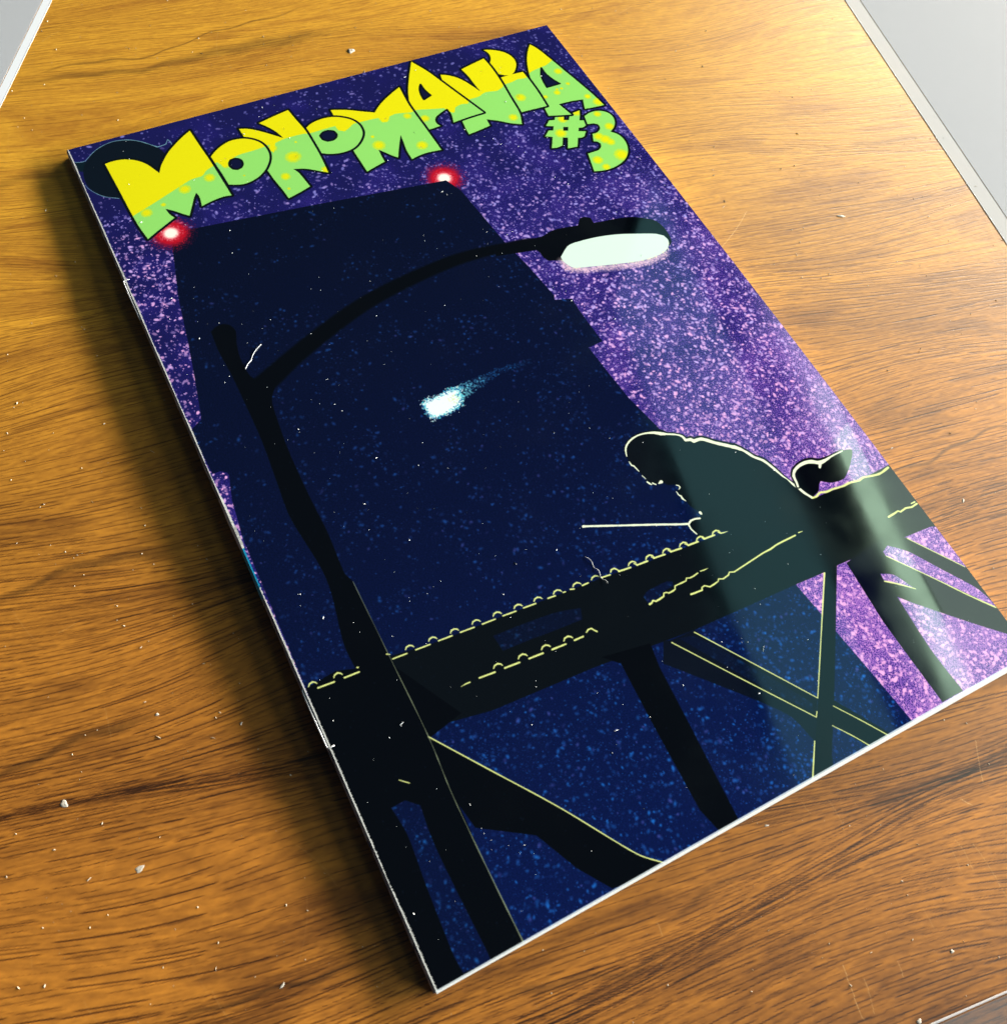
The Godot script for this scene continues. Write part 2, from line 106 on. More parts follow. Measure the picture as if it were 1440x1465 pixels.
const STROKES := {
	"disc_rim": [281, 553, 18, 426, 425, 18, 605, 285, 18, 839, 175, 18, 1135, 122, 18, 1485, 205, 22, 1747, 374, 22, 1937, 571, 22, 2077, 723, 26, 2238, 716, 26, 2314, 699, 22, 2397, 563, 22, 2437, 647, 18, 2442, 803, 15],
	"disc_rim_left": [-34, 434, 11, 79, 517, 14, 220, 556, 18, 284, 545, 14],
	"disc_rim_low": [48, 1355, 14, 72, 1478, 14, 196, 1718, 17, 373, 1930, 17, 664, 2109, 17],
	"arm": [1742, 8835, 533, 2165, 8630, 504, 2687, 8371, 454, 3638, 7966, 430, 4851, 7545, 406, 6107, 7298, 378, 7352, 7170, 355, 8148, 7196, 326, 8802, 7283, 287, 9378, 7377, 306, 9711, 7538, 341],
	"lamp_fuzz": [9906, 8251, 146, 9942, 8512, 167, 10474, 8737, 167, 11111, 8916, 154, 11604, 9034, 155, 12062, 9091, 148, 12521, 9032, 112],
	"flare_tail": [5571, 10809, 436, 5829, 10766, 351, 6153, 10715, 295, 6448, 10667, 237, 6826, 10583, 180, 7270, 10615, 136, 7694, 10636, 122],
	"back_line": [8465, 13819, 24, 8519, 13676, 38, 8616, 13566, 43, 8781, 13485, 43, 8972, 13452, 44, 9168, 13474, 44, 9364, 13542, 63, 9496, 13629, 102, 9615, 13694, 54, 9815, 13800, 44, 9914, 13896, 54, 9932, 14015, 63, 10057, 14050, 83, 10095, 14116, 83, 10293, 14142, 83, 10530, 14359, 78, 10795, 14574, 88, 10979, 14746, 78, 10884, 14628, 83, 11031, 14815, 63, 11150, 15043, 68, 11301, 15222, 68, 11399, 15476, 63, 11483, 15749, 43, 11532, 15854, 24, 11593, 16059, 71, 11639, 16148, 62, 11690, 16307, 62, 11782, 16485, 61],
	"deck_edge_right": [11800, 16498, 61, 11890, 16507, 57, 12022, 16458, 62, 12183, 16504, 62, 12374, 16509, 62, 12473, 16527, 57, 12654, 16548, 62, 12802, 16538, 63, 13081, 16582, 68, 13184, 16559, 63, 13601, 16643, 71, 13914, 16597, 71],
	"bundle_line": [11651, 16113, 52, 11686, 16005, 57, 11716, 15854, 62, 11815, 15747, 68, 11985, 15684, 73, 12175, 15672, 83, 12338, 15717, 98, 12492, 15814, 98, 12721, 15810, 64, 12849, 15791, 44, 13142, 15781, 40, 13185, 15780, 25],
	"bundle_stub": [12503, 15819, 83, 12418, 15916, 53],
	"face_a": [8441, 13968, 24, 8442, 14064, 38, 8483, 14111, 38, 8499, 14192, 33, 8517, 14268, 23],
	"face_b": [8525, 14394, 19, 8556, 14500, 19],
	"face_c": [8546, 14580, 37, 8574, 14639, 51, 8601, 14678, 28],
	"face_d": [8640, 14657, 33, 8692, 14719, 28],
	"face_e": [8768, 14721, 33, 8839, 14710, 79],
	"face_f": [9107, 14923, 23, 9146, 14952, 28, 9155, 15004, 28, 9103, 15040, 19],
	"face_g": [9019, 15064, 19, 9023, 15159, 32, 9056, 15201, 37, 9052, 15266, 46, 9088, 15354, 18],
	"face_h": [9228, 15730, 64, 9232, 15764, 55],
	"stick": [6691, 14939, 59, 6798, 14982, 48, 7434, 15256, 48, 8149, 15560, 51, 8624, 15772, 54, 8832, 15855, 49],
	"hand_up": [8836, 15863, 49, 8930, 15812, 46, 9027, 15813, 46, 9144, 15848, 49],
	"hand_down": [8833, 15868, 43, 8824, 15988, 38, 8871, 16143, 27],
	"bump_1": [2094, 15820, 28, 2130, 15780, 40, 2197, 15771, 42, 2246, 15801, 38, 2265, 15837, 24],
	"bump_2": [2580, 15861, 28, 2617, 15821, 41, 2686, 15812, 43, 2735, 15843, 39, 2754, 15879, 24],
	"bump_3": [3049, 15892, 29, 3087, 15852, 41, 3157, 15842, 43, 3206, 15873, 39, 3225, 15909, 25],
	"bump_4": [3528, 15909, 29, 3566, 15868, 41, 3637, 15858, 43, 3687, 15890, 39, 3706, 15926, 25],
	"bump_5": [3990, 15939, 29, 4030, 15898, 42, 4102, 15888, 44, 4152, 15920, 40, 4171, 15957, 25],
	"bump_6": [4456, 15976, 29, 4496, 15935, 42, 4569, 15925, 44, 4619, 15957, 40, 4638, 15994, 25],
	"bump_7": [4901, 16010, 30, 4943, 15969, 42, 5016, 15959, 45, 5067, 15991, 40, 5086, 16028, 26],
	"bump_8": [5346, 16041, 30, 5388, 16000, 43, 5463, 15990, 45, 5514, 16022, 41, 5533, 16060, 26],
	"bump_9": [5796, 16072, 30, 5839, 16031, 43, 5915, 16021, 45, 5966, 16054, 41, 5985, 16091, 26],
	"bump_10": [6228, 16102, 30, 6272, 16060, 44, 6349, 16051, 46, 6401, 16083, 42, 6420, 16121, 26],
	"bump_half": [1718, 15743, 33, 1774, 15777, 27],
	"dash_11": [1785, 15884, 40, 2084, 15903, 40],
	"dash_12": [2275, 15910, 40, 2577, 15929, 40],
	"dash_13": [2764, 15934, 41, 3056, 15953, 41],
	"dash_14": [3237, 15961, 41, 3535, 15983, 41],
	"dash_15": [3717, 15994, 41, 3999, 16010, 42],
	"dash_16": [4179, 16016, 42, 4461, 16038, 42],
	"dash_17": [4640, 16043, 42, 4915, 16064, 42],
	"dash_18": [5199, 16073, 43, 5365, 16086, 43],
	"dash_19": [5723, 16096, 43, 5796, 16122, 43],
	"dash_20": [5993, 16128, 43, 6136, 16129, 43],
	"dash_21": [6435, 16144, 44, 6650, 16166, 44],
	"dot_a": [5551, 16092, 36, 5602, 16100, 36],
	"bump_22": [7108, 16157, 31, 7155, 16112, 44, 7232, 16099, 47, 7282, 16131, 42, 7297, 16173, 27],
	"bump_23": [7529, 16189, 31, 7576, 16144, 45, 7655, 16131, 47, 7705, 16163, 43, 7720, 16205, 27],
	"bump_24": [7943, 16216, 31, 7991, 16170, 45, 8070, 16157, 47, 8121, 16190, 43, 8136, 16231, 27],
	"bump_25": [8361, 16243, 32, 8410, 16197, 45, 8491, 16184, 48, 8542, 16217, 43, 8556, 16259, 27],
	"bump_26": [8776, 16282, 32, 8826, 16236, 46, 8907, 16223, 48, 8959, 16256, 44, 8974, 16298, 27],
	"bump_27": [9175, 16306, 32, 9226, 16260, 46, 9308, 16246, 49, 9360, 16280, 44, 9374, 16322, 28],
	"bump_i": [6692, 16119, 36, 6731, 16078, 44, 6804, 16077, 47, 6847, 16126, 41, 6873, 16180, 41],
	"dash_28": [6859, 16179, 52, 7134, 16206, 52],
	"dash_29": [7287, 16219, 52, 7543, 16233, 52],
	"dash_30": [7705, 16234, 53, 7967, 16259, 53],
	"dash_31": [8121, 16261, 53, 8375, 16287, 53],
	"dash_32": [8553, 16293, 53, 8800, 16310, 54],
	"dash_33": [8953, 16310, 54, 9217, 16330, 54],
	"dash_34": [8932, 16272, 38, 8965, 16316, 38],
	"dash_35": [8504, 16231, 37, 8564, 16299, 37],
	"dash_36": [8087, 16205, 37, 8133, 16266, 37],
	"dash_37": [7672, 16182, 37, 7717, 16239, 37],
	"dash_38": [7251, 16157, 37, 7299, 16224, 37],
	"dash_end": [9329, 16301, 38, 9373, 16352, 49, 9534, 16377, 16],
	"bump_39": [98, 15701, 27, 134, 15655, 39, 201, 15642, 41, 250, 15674, 37, 270, 15710, 24],
	"bump_40": [602, 15742, 28, 639, 15697, 40, 707, 15683, 42, 756, 15715, 38, 777, 15752, 24],
	"dash_41": [255, 15797, 44, 579, 15820, 44],
	"dash_42": [786, 15829, 45, 1087, 15844, 45],
	"dot_b": [1088, 15743, 40, 1106, 15752, 40],
	"taper_j": [2747, 16975, 10, 2862, 16964, 33, 2950, 16969, 33],
	"bump_43": [3498, 16921, 30, 3540, 16879, 44, 3615, 16869, 46, 3668, 16902, 41, 3687, 16942, 26],
	"bump_44": [4037, 16959, 31, 4079, 16917, 44, 4156, 16907, 46, 4209, 16941, 42, 4229, 16980, 26],
	"bump_45": [4548, 16993, 31, 4592, 16950, 44, 4669, 16940, 47, 4723, 16975, 42, 4743, 17014, 27],
	"bump_46": [5048, 17026, 31, 5092, 16983, 45, 5171, 16973, 47, 5225, 17008, 43, 5245, 17048, 27],
	"bump_last": [5559, 17064, 35, 5619, 17029, 42, 5695, 17034, 42, 5728, 17093, 38, 5765, 17138, 45],
	"dash_47": [3156, 16972, 46, 3487, 17000, 47],
	"dash_48": [3704, 17010, 47, 4023, 17034, 47],
	"dash_49": [4234, 17048, 47, 4541, 17068, 48],
	"dash_50": [4747, 17082, 48, 5053, 17100, 48],
	"dash_51": [5254, 17107, 48, 5454, 17112, 49],
	"rail_three": [7075, 17097, 61, 7126, 17093, 46, 7178, 17057, 46, 7232, 17100, 46, 7325, 17091, 56, 7435, 17074, 46, 7478, 17013, 36, 7541, 17025, 36, 7573, 17057, 41, 7669, 17056, 51, 7741, 17043, 36, 7784, 16975, 36, 7850, 16977, 36, 7953, 16978, 52, 8060, 16978, 36, 8103, 16930, 36, 8174, 16958, 36, 8265, 16956, 47, 8388, 16933, 37],
	"rail_three_end": [8467, 16922, 31, 8551, 16932, 37, 8656, 16933, 11],
	"rail_four": [7996, 17285, 57, 8136, 17298, 52, 8262, 17305, 47, 8290, 17253, 36, 8366, 17242, 36, 8459, 17315, 42, 8582, 17302, 52, 8691, 17282, 37, 8728, 17240, 37, 8820, 17283, 42, 8974, 17257, 47, 9030, 17209, 37, 9131, 17250, 42, 9972, 17147, 46, 10166, 17141, 59, 10356, 17110, 46, 10536, 17104, 53, 10871, 17100, 53],
	"rail_four_end": [10981, 17076, 33, 11084, 17085, 20],
	"rail_right": [13123, 17630, 68, 13342, 17613, 62, 13412, 17598, 48, 13459, 17643, 62, 13628, 17619, 55, 13780, 17657, 62, 13946, 17638, 56],
	"rail_right_tip": [13823, 17582, 35, 13925, 17581, 56],
	"brace_line": [1758, 17586, 29, 2521, 18651, 32, 3383, 19852, 31, 4269, 21215, 30, 4673, 21610, 33],
	"post_line": [1741, 14042, 10, 1750, 15906, 13, 1758, 17586, 16, 1690, 18786, 17, 1685, 20347, 18, 1697, 21596, 21],
	"chip": [918, 18075, 23, 1067, 18210, 28],
	"vee_a": [7052, 18015, 30, 7957, 19306, 29, 8896, 20628, 29, 8975, 20539, 29],
	"vee_b": [7602, 18027, 30, 8391, 19186, 30, 9156, 20319, 29, 10018, 19255, 31, 10938, 18121, 45],
	"vee_c": [8578, 21007, 34, 8102, 21598, 39],
	"vee_d": [9352, 20594, 23, 9693, 21079, 29, 10037, 21601, 29],
	"vee_e": [9094, 20914, 23, 9343, 21256, 29, 9566, 21608, 29],
	"edge_a": [12466, 18388, 27, 13194, 19376, 33, 13568, 19908, 39, 13956, 20414, 45],
	"edge_b": [13174, 18241, 27, 13948, 19359, 27],
	"edge_c": [12051, 18850, 39, 12275, 19020, 45, 12577, 19292, 26],
	"edge_d": [8415, 21644, 11, 8853, 22271, 11],
}
const SPOTS := [2222, 2409, 148, 1118, 2825, 137, 2918, 2259, 136, 1578, 2719, 62, 2541, 1379, 29, 2111, 1812, 36, 2256, 2400, 71, 5114, 2353, 193, 4684, 2937, 122, 2915, 2250, 129, 3447, 1980, 111, 4750, 1858, 119, 4605, 3369, 40, 5390, 1863, 36, 3741, 2513, 29, 5732, 3101, 133, 7351, 2783, 168, 8411, 3210, 152, 7903, 1899, 138, 6757, 1755, 170, 7326, 2424, 51, 5149, 2343, 180, 8523, 2035, 111, 8922, 2296, 127, 11190, 3156, 129, 11759, 2516, 149, 13516, 4462, 136, 13032, 4700, 141, 13145, 4858, 159, 13231, 5004, 127, 13265, 5550, 209, 12545, 5478, 145, 12629, 5794, 113, 13445, 3904, 109, 12928, 3630, 130, 12426, 3731, 129, 12115, 4198, 158, 13728, 3478, 154, 13555, 3172, 96, 12820, 2717, 96, 13291, 1934, 121, 12422, 2751, 73, 13293, 2495, 60, 13022, 2605, 48, 12886, 2600, 44]

var rng := RandomNumberGenerator.new()
var cr := PackedFloat32Array()
var cg := PackedFloat32Array()
var cb := PackedFloat32Array()
var top_mask := PackedFloat32Array()
var book: Node3D

func _ready() -> void:
	rng.seed = 4711
	set_camera()
	set_light()
	build_table()
	build_booklet()
	build_sleeves()
	build_small_things()

# ------------------------------------------------------------------ camera and light
func set_camera() -> void:
	var cam := Camera3D.new()
	cam.name = "camera"
	cam.keep_aspect = Camera3D.KEEP_HEIGHT
	cam.fov = 55.81
	cam.near = 0.01
	cam.far = 30.0
	var right := Vector3(0.88342455, 0.09184985, 0.45948304)
	var down := Vector3(-0.37117753, -0.46131918, 0.80586094)
	var ahead := Vector3(0.28598655, -0.88246712, -0.37344808)
	cam.transform = Transform3D(Basis(right, -down, -ahead).orthonormalized(), Vector3(-0.07650096, 0.18452442 + TOP, 0.10879227))
	var lens := CameraAttributesPhysical.new()
	lens.frustum_focal_length = 22.660
	lens.frustum_focus_distance = 0.232
	lens.frustum_near = 0.01
	lens.frustum_far = 30.0
	lens.exposure_aperture = 34.0
	cam.attributes = lens
	add_child(cam)
	cam.current = true

func set_light() -> void:
	var env := Environment.new()
	env.background_mode = Environment.BG_COLOR
	env.background_color = Color(0.020, 0.027, 0.038).linear_to_srgb()
	env.tonemap_mode = Environment.TONE_MAPPER_LINEAR
	env.tonemap_exposure = 1.0
	env.sdfgi_enabled = true
	env.ssao_enabled = true
	env.ssil_enabled = true
	var we := WorldEnvironment.new()
	we.name = "surroundings"
	we.environment = env
	add_child(we)
	build_window()

# A tall window to the right of the table: sheer upper sash, meeting rail, lower sash with a blind drawn down to a bright gap over the sill.
func build_window() -> void:
	var w := thing("window", "tall sash window with drawn blind and bright gap at the sill, right of the table", "window", Vector3.ZERO)
	var normal := Vector3(1.0, 0.0, 0.22).normalized()
	var along := Vector3(0.22, 0.0, -1.0).normalized()
	w.transform = Transform3D(Basis(along, Vector3.UP, normal), normal * WIN_D)
	var s := WIN_D / 0.9 * 1.0239
	var f := WIN_D / 0.9
	var l := -0.95 * f
	var r := 1.5 * f
	pane(w, "upper_pane", -0.16 * f, r, 1.433 * s, 1.91 * s, Color(0.62, 0.95, 0.97), 0.46)
	pane(w, "blind", -0.16 * f, r, 0.87 * s, 1.204 * s, Color(0.88, 1.0, 0.95), 1.35)
	pane(w, "bright_slot", -0.16 * f, 1.12, 1.216 * s, 1.278 * s, Color(0.84, 1.0, 0.86), 4.6)
	pane(w, "bright_slot", 1.13, 1.34, 1.216 * s, 1.278 * s, Color(0.86, 0.98, 0.92), 2.8)
	pane(w, "bright_slot", 1.35, r, 1.216 * s, 1.278 * s, Color(0.92, 0.94, 1.0), 1.7)
	bright_pane(w, "lower_pane", -0.35 * f, 1.3 * f, 0.154 * s, 0.250 * s, Color(1.0, 0.97, 0.91), KEY)
	bright_pane(w, "lower_pane", l + 0.02, -0.42 * f, 0.10 * s, 0.42 * s, Color(0.90, 0.97, 1.0), SIDE)
	var wood := mat(Color(0.02, 0.02, 0.022), 0.6)
	var st := SurfaceTool.new()
	st.begin(Mesh.PRIMITIVE_TRIANGLES)
	add_box(st, Vector3((l + r) / 2.0, 1.3555 * s, -0.01), Vector3(r - l, 0.148 * s, 0.04))
	commit("meeting_rail", st, wood, w)
	st = SurfaceTool.new()
	st.begin(Mesh.PRIMITIVE_TRIANGLES)
	add_box(st, Vector3((l + r) / 2.0, 1.94 * s, 0.0), Vector3(r - l + 0.16, 0.07, 0.06))
	add_box(st, Vector3((l + r) / 2.0, 0.03, 0.0), Vector3(r - l + 0.16, 0.07, 0.06))
	for x in [l - 0.04, r + 0.04]:
		add_box(st, Vector3(x, 0.98 * s, 0.0), Vector3(0.078, 1.80 * s, 0.06))
	commit("frame", st, wood, w)

# a strip of window glass with the daylight that comes through it
func bright_pane(w: Node3D, called: String, l: float, r: float, low: float, high: float, c: Color, energy: float) -> void:
	pane(w, called, l, r, low, high, c, 3.0)
	var key := AreaLight3D.new()
	key.name = "window_light"
	key.area_size = Vector2(r - l, high - low)
	key.light_color = c
	key.light_energy = energy
	key.area_normalize_energy = true
	key.area_range = 6.0
	key.area_attenuation = 2.0
	key.shadow_enabled = true
	w.add_child(key, true)
	key.position = Vector3((l + r) / 2.0, (low + high) / 2.0, -0.012)   # shines along its own -z, towards the table

func pane(parent: Node3D, called: String, l: float, r: float, low: float, high: float, c: Color, energy: float) -> void:
	var m := StandardMaterial3D.new()
	m.albedo_color = Color(0.3, 0.3, 0.3)
	m.emission_enabled = true
	m.emission = c
	m.emission_energy_multiplier = energy
	var st := SurfaceTool.new()
	st.begin(Mesh.PRIMITIVE_TRIANGLES)
	add_box(st, Vector3((l + r) / 2.0, (low + high) / 2.0, 0.0), Vector3(r - l, high - low, 0.006))
	commit(called, st, m, parent)

# ------------------------------------------------------------------ helpers
func thing(called: String, label: String, category: String, at: Vector3, group := "") -> Node3D:
	var o := Node3D.new()
	o.name = called
	add_child(o, true)
	o.position = at
	tag(o, label, category, group)
	return o

func tag(o: Node, label: String, category: String, group := "") -> void:
	o.set_meta("label", label)
	o.set_meta("category", category)
	if group:
		o.set_meta("group", group)

func mat(linear: Color, rough: float) -> StandardMaterial3D:
	var m := StandardMaterial3D.new()
	m.albedo_color = linear.linear_to_srgb()
	m.roughness = rough
	return m

func commit(called: String, st: SurfaceTool, m: Material, parent: Node) -> MeshInstance3D:
	st.generate_normals()
	var o := MeshInstance3D.new()
	o.name = called
	o.mesh = st.commit()
	o.material_override = m
	parent.add_child(o, true)
	return o

func add_quad(st: SurfaceTool, a: Vector3, b: Vector3, c: Vector3, d: Vector3) -> void:
	for v in [a, b, c, a, c, d]:
		st.add_vertex(v)

func add_box(st: SurfaceTool, mid: Vector3, size: Vector3) -> void:
	st.set_smooth_group(-1)
	var h := size / 2.0
	for axis in 3:
		for side in [-1.0, 1.0]:
			var n := Vector3.ZERO
			n[axis] = side
			var u := Vector3.ZERO
			u[(axis + 1) % 3] = 1.0
			var v := n.cross(u)
			var c := mid + n * h
			add_quad(st, c - u * h + v * h, c + u * h + v * h, c + u * h - v * h, c - u * h - v * h)

func add_tube(st: SurfaceTool, path: Array, radii: Array, sides := 8) -> void:
	st.set_smooth_group(1)
	var rings := []
	for i in path.size():
		var dir: Vector3 = (path[mini(i + 1, path.size() - 1)] - path[maxi(i - 1, 0)]).normalized()
		var a := dir.cross(Vector3.UP)
		if a.length() < 0.01:
			a = dir.cross(Vector3.RIGHT)
		a = a.normalized()
		var b := a.cross(dir)
		var ring := []
		for k in sides:
			var t := TAU * k / sides
			ring.append(path[i] + (a * cos(t) + b * sin(t)) * radii[i])
		rings.append(ring)
	for i in path.size() - 1:
		for k in sides:
			var k2 := (k + 1) % sides
			add_quad(st, rings[i][k], rings[i + 1][k], rings[i + 1][k2], rings[i][k2])
	for e in [0, path.size() - 1]:
		for k in sides:
			var k2 := (k + 1) % sides
			var tri := [path[e], rings[e][k], rings[e][k2]] if e == 0 else [path[e], rings[e][k2], rings[e][k]]
			for v in tri:
				st.add_vertex(v)

func lobe(x: float, low: float, high: float) -> float:
	return clampf((x - low) / (high - low), 0.0, 1.0)

# ------------------------------------------------------------------ table
func layer(w: int, h: int, freq: float, seed_: int, octaves: int, tw: int, th: int) -> PackedByteArray:
	var n := FastNoiseLite.new()
	n.noise_type = FastNoiseLite.TYPE_SIMPLEX_SMOOTH
	n.seed = seed_
	n.frequency = freq
	n.fractal_type = FastNoiseLite.FRACTAL_FBM if octaves > 1 else FastNoiseLite.FRACTAL_NONE
	n.fractal_octaves = octaves
	var im := n.get_image(w, h, false, false, true)
	im.convert(Image.FORMAT_L8)
	im.resize(tw, th, Image.INTERPOLATE_CUBIC)
	return im.get_data()

func build_table() -> void:
	var n := 2048
	# along the grain x, across it y
	var warp := layer(64, 256, 0.026, 11, 2, n, n)
	var band := layer(40, 384, 0.030, 12, 3, n, n)
	var lines := layer(150, n, 0.190, 13, 1, n, n)
	var thread := layer(256, n, 0.34, 15, 2, n, n)
	var patch := layer(110, 512, 0.055, 16, 3, n, n)
	var mott := layer(1024, n, 0.16, 17, 2, n, n)
	var bytes := PackedByteArray()
	bytes.resize(n * n * 3)
	var deep := PackedByteArray()
	deep.resize(n * n)
	var i := 0
	for y in n:
		for x in n:
			var sh: float = (warp[i] - 128) * 0.42
			var yi := clampi(y + int(floorf(sh)), 0, n - 2)
			var j := yi * n + x
			var fr: float = sh - floorf(sh)
			var l: float = (lerpf(lines[j], lines[j + n], fr) - 128.0) / 128.0
			var th: float = (lerpf(thread[j], thread[j + n], fr) - 128.0) / 128.0
			var d := lobe(patch[j], 158.0, 205.0)
			var light := 0.66 + (band[j] - 128) * 0.0020 + 0.16 * l + 0.17 * th + (mott[i] - 128) * 0.0006 - 0.30 * d
			light = clampf(light, 0.0, 1.0)
			var sap := smoothstep(0.22, -0.30, float(yi) / n - 0.5)
			bytes[i * 3] = int(lerpf(lerpf(WOOD_DARK.r, WOOD_LIGHT.r, light), lerpf(SAP_DARK.r, SAP_LIGHT.r, light), sap) * 255.0)
			bytes[i * 3 + 1] = int(lerpf(lerpf(WOOD_DARK.g, WOOD_LIGHT.g, light), lerpf(SAP_DARK.g, SAP_LIGHT.g, light), sap) * 255.0)
			bytes[i * 3 + 2] = int(lerpf(lerpf(WOOD_DARK.b, WOOD_LIGHT.b, light), lerpf(SAP_DARK.b, SAP_LIGHT.b, light), sap) * 255.0)
			deep[i] = clampi(int(205.0 + 20.0 * th + 24.0 * l + (mott[i] - 128) * 0.14), 0, 255)
			i += 1
	for st_ in STREAKS:   # darker mineral streaks in the figure of the wood
		var pts := PackedVector2Array()
		for k in range(0, st_[0].size(), 2):
			pts.append(to_wood(Vector2(st_[0][k], st_[0][k + 1]) * MM))
		streak(bytes, warp, pts, st_[1] * MM * 2048.0 / 0.35, st_[2], n)
	# open pores: thin dark grooves about a millimetre apart that follow the grain, broken into dashes
	var track := 8.0
	while track < n - 8.0:
		track += rng.randf_range(2.4, 4.6)
		var x0 := rng.randi_range(-40, 0)
		while x0 < n:
			var len := int(lerpf(22.0, 165.0, pow(rng.randf(), 1.4)))
			var crowd := (band[clampi(int(track), 0, n - 1) * n + clampi(x0, 0, n - 1)] - 128) / 128.0
			if rng.randf() < 0.95 - 0.25 * crowd:
				pore(bytes, deep, warp, n, x0, track + rng.randf_range(-1.6, 1.6), len, rng.randf_range(0.28, 0.95), rng.randf_range(-0.08, 0.36))
			x0 += len + int(rng.randf_range(-6.0, 22.0))
	for k in 16000:
		pore(bytes, deep, warp, n, rng.randi_range(0, n - 1), rng.randf_range(6.0, n - 6.0), rng.randi_range(6, 26), rng.randf_range(0.10, 0.45), rng.randf_range(0.1, 0.4))
	var im := Image.create_from_data(n, n, false, Image.FORMAT_RGB8, bytes)
	var hm := Image.create_from_data(n, n, false, Image.FORMAT_L8, deep)
	scratch(im)
	var m := StandardMaterial3D.new()
	m.albedo_texture = ImageTexture.create_from_image(im)
	m.roughness = 0.38
	m.metallic_specular = 0.5
	m.heightmap_enabled = true
	m.heightmap_texture = ImageTexture.create_from_image(hm)
	m.heightmap_scale = 0.010
	m.clearcoat_enabled = true
	m.clearcoat = 0.4
	m.clearcoat_roughness = 0.30
	var st := SurfaceTool.new()
	st.begin(Mesh.PRIMITIVE_TRIANGLES)
	var ang := deg_to_rad(11.0)
	var e1 := Vector2(cos(ang), sin(ang))
	var e2 := Vector2(-sin(ang), cos(ang))
	for tx in [-1, 0, 1]:
		for ty in [-1, 0, 1]:
			for k in [[0, 0], [1, 0], [1, 1], [0, 0], [1, 1], [0, 1]]:
				var u: float = k[0] if tx == 0 else 1 - k[0]   # neighbours are mirrored so that the grain runs on
				var v: float = k[1] if ty == 0 else 1 - k[1]
				var q: Vector2 = e1 * ((tx + k[0] - WOOD_U) * TILE_U) + e2 * ((ty + k[1] - 0.5) * TILE_V)
				st.set_uv(Vector2(u, v))
				st.set_normal(Vector3.UP)
				st.set_tangent(Plane(e1.x, 0, e1.y, 1.0))
				st.add_vertex(Vector3(q.x, 0.0, q.y))
	var c := []
	for k in [[-1.0, -1.0], [2.0, -1.0], [2.0, 2.0], [-1.0, 2.0]]:
		c.append(e1 * ((k[0] - WOOD_U) * TILE_U) + e2 * ((k[1] - 0.5) * TILE_V))
	# edges, so that the board has its thickness
	for k in 4:
		var a: Vector2 = c[k]
		var b: Vector2 = c[(k + 1) % 4]
		var quad := [Vector3(b.x, 0, b.y), Vector3(a.x, 0, a.y), Vector3(a.x, -0.025, a.y), Vector3(b.x, -0.025, b.y)]
		var nn := Vector3((a + b).x, 0, (a + b).y).normalized()
		for v in [0, 1, 2, 0, 2, 3]:
			st.set_uv(Vector2(quad[v].dot(Vector3(e1.x, 0, e1.y)) / TILE_U, quad[v].y / TILE_V + quad[v].z))
			st.set_normal(nn)
			st.set_tangent(Plane(0, 1, 0, 1.0))
			st.add_vertex(quad[v])
	var o := MeshInstance3D.new()
	o.name = "table_top"
	o.mesh = st.commit()
	o.material_override = m
	o.set_meta("kind", "structure")
	tag(o, "worn brown wooden table top with dark open grain under the comic", "table")
	add_child(o, true)

func pore(bytes: PackedByteArray, deep: PackedByteArray, warp: PackedByteArray, n: int, x0: int, y0: float, len: int, dark: float, wide: float) -> void:
	var row := clampi(int(y0), 0, n - 1) * n
	var drift := rng.randf_range(-0.030, 0.030)
	dark *= 1.0 - 0.62 * smoothstep(0.22, -0.30, y0 / n - 0.5)
	for t in len:
		var x := x0 + t
		if x < 0 or x >= n:
			continue
		var yy := y0 - (warp[row + x] - 128) * 0.42 + drift * t
		var ends := minf(1.0, minf(t, len - t) / 7.0)
		var top := int(yy - 0.5)
		for yi in [top, top + 1]:
			if yi < 0 or yi >= n:
				continue
			var a := clampf(wide + 0.72 - absf(yi + 0.5 - yy), 0.0, 1.0) * dark * ends
			if a > 0.01:
				var q: int = yi * n + x
				bytes[q * 3] = int(bytes[q * 3] * (1.0 - 0.78 * a))
				bytes[q * 3 + 1] = int(bytes[q * 3 + 1] * (1.0 - 0.88 * a))
				bytes[q * 3 + 2] = int(bytes[q * 3 + 2] * (1.0 - 0.90 * a))
				deep[q] = int(deep[q] * (1.0 - 0.70 * a))

func streak(bytes: PackedByteArray, warp: PackedByteArray, pts: PackedVector2Array, wide: float, dark: float, n: int) -> void:
	var left := pts[0].x
	var right := pts[pts.size() - 1].x
	for k in pts.size() - 1:
		var a := pts[k]
		var b := pts[k + 1]
		if a.x > b.x:
			var c := a
			a = b
			b = c
		for x in range(maxi(int(a.x), 0), mini(int(b.x), n)):
			var t := (x - a.x) / maxf(b.x - a.x, 1.0)
			var mid := lerpf(a.y, b.y, t) + 5.0 * sin(x * 0.021) + 2.5 * sin(x * 0.083)
			var along := clampf((x - left) / (right - left), 0.0, 1.0)
			var fade := clampf(minf(along, 1.0 - along) * 5.0, 0.0, 1.0)
			var w := wide * (0.75 + 0.3 * sin(x * 0.013 + wide)) * (0.35 + 0.65 * fade)
			for y in range(maxi(int(mid - w), 0), mini(int(mid + w) + 1, n)):
				var e := 1.0 - absf(y + 0.5 - mid) / w
				var f := dark * fade * clampf(e * 1.3, 0.0, 1.0) * rng.randf_range(0.75, 1.0)
				var q := y * n + x
				bytes[q * 3] = int(bytes[q * 3] * (1.0 - 0.80 * f))
				bytes[q * 3 + 1] = int(bytes[q * 3 + 1] * (1.0 - 0.82 * f))
				bytes[q * 3 + 2] = int(bytes[q * 3 + 2] * (1.0 - 0.72 * f))

func to_wood(p: Vector2) -> Vector2:
	var ang := deg_to_rad(11.0)
	var u := p.dot(Vector2(cos(ang), sin(ang))) / TILE_U + WOOD_U
	var v := p.dot(Vector2(-sin(ang), cos(ang))) / TILE_V + 0.5
	return Vector2(u, v) * 2048.0

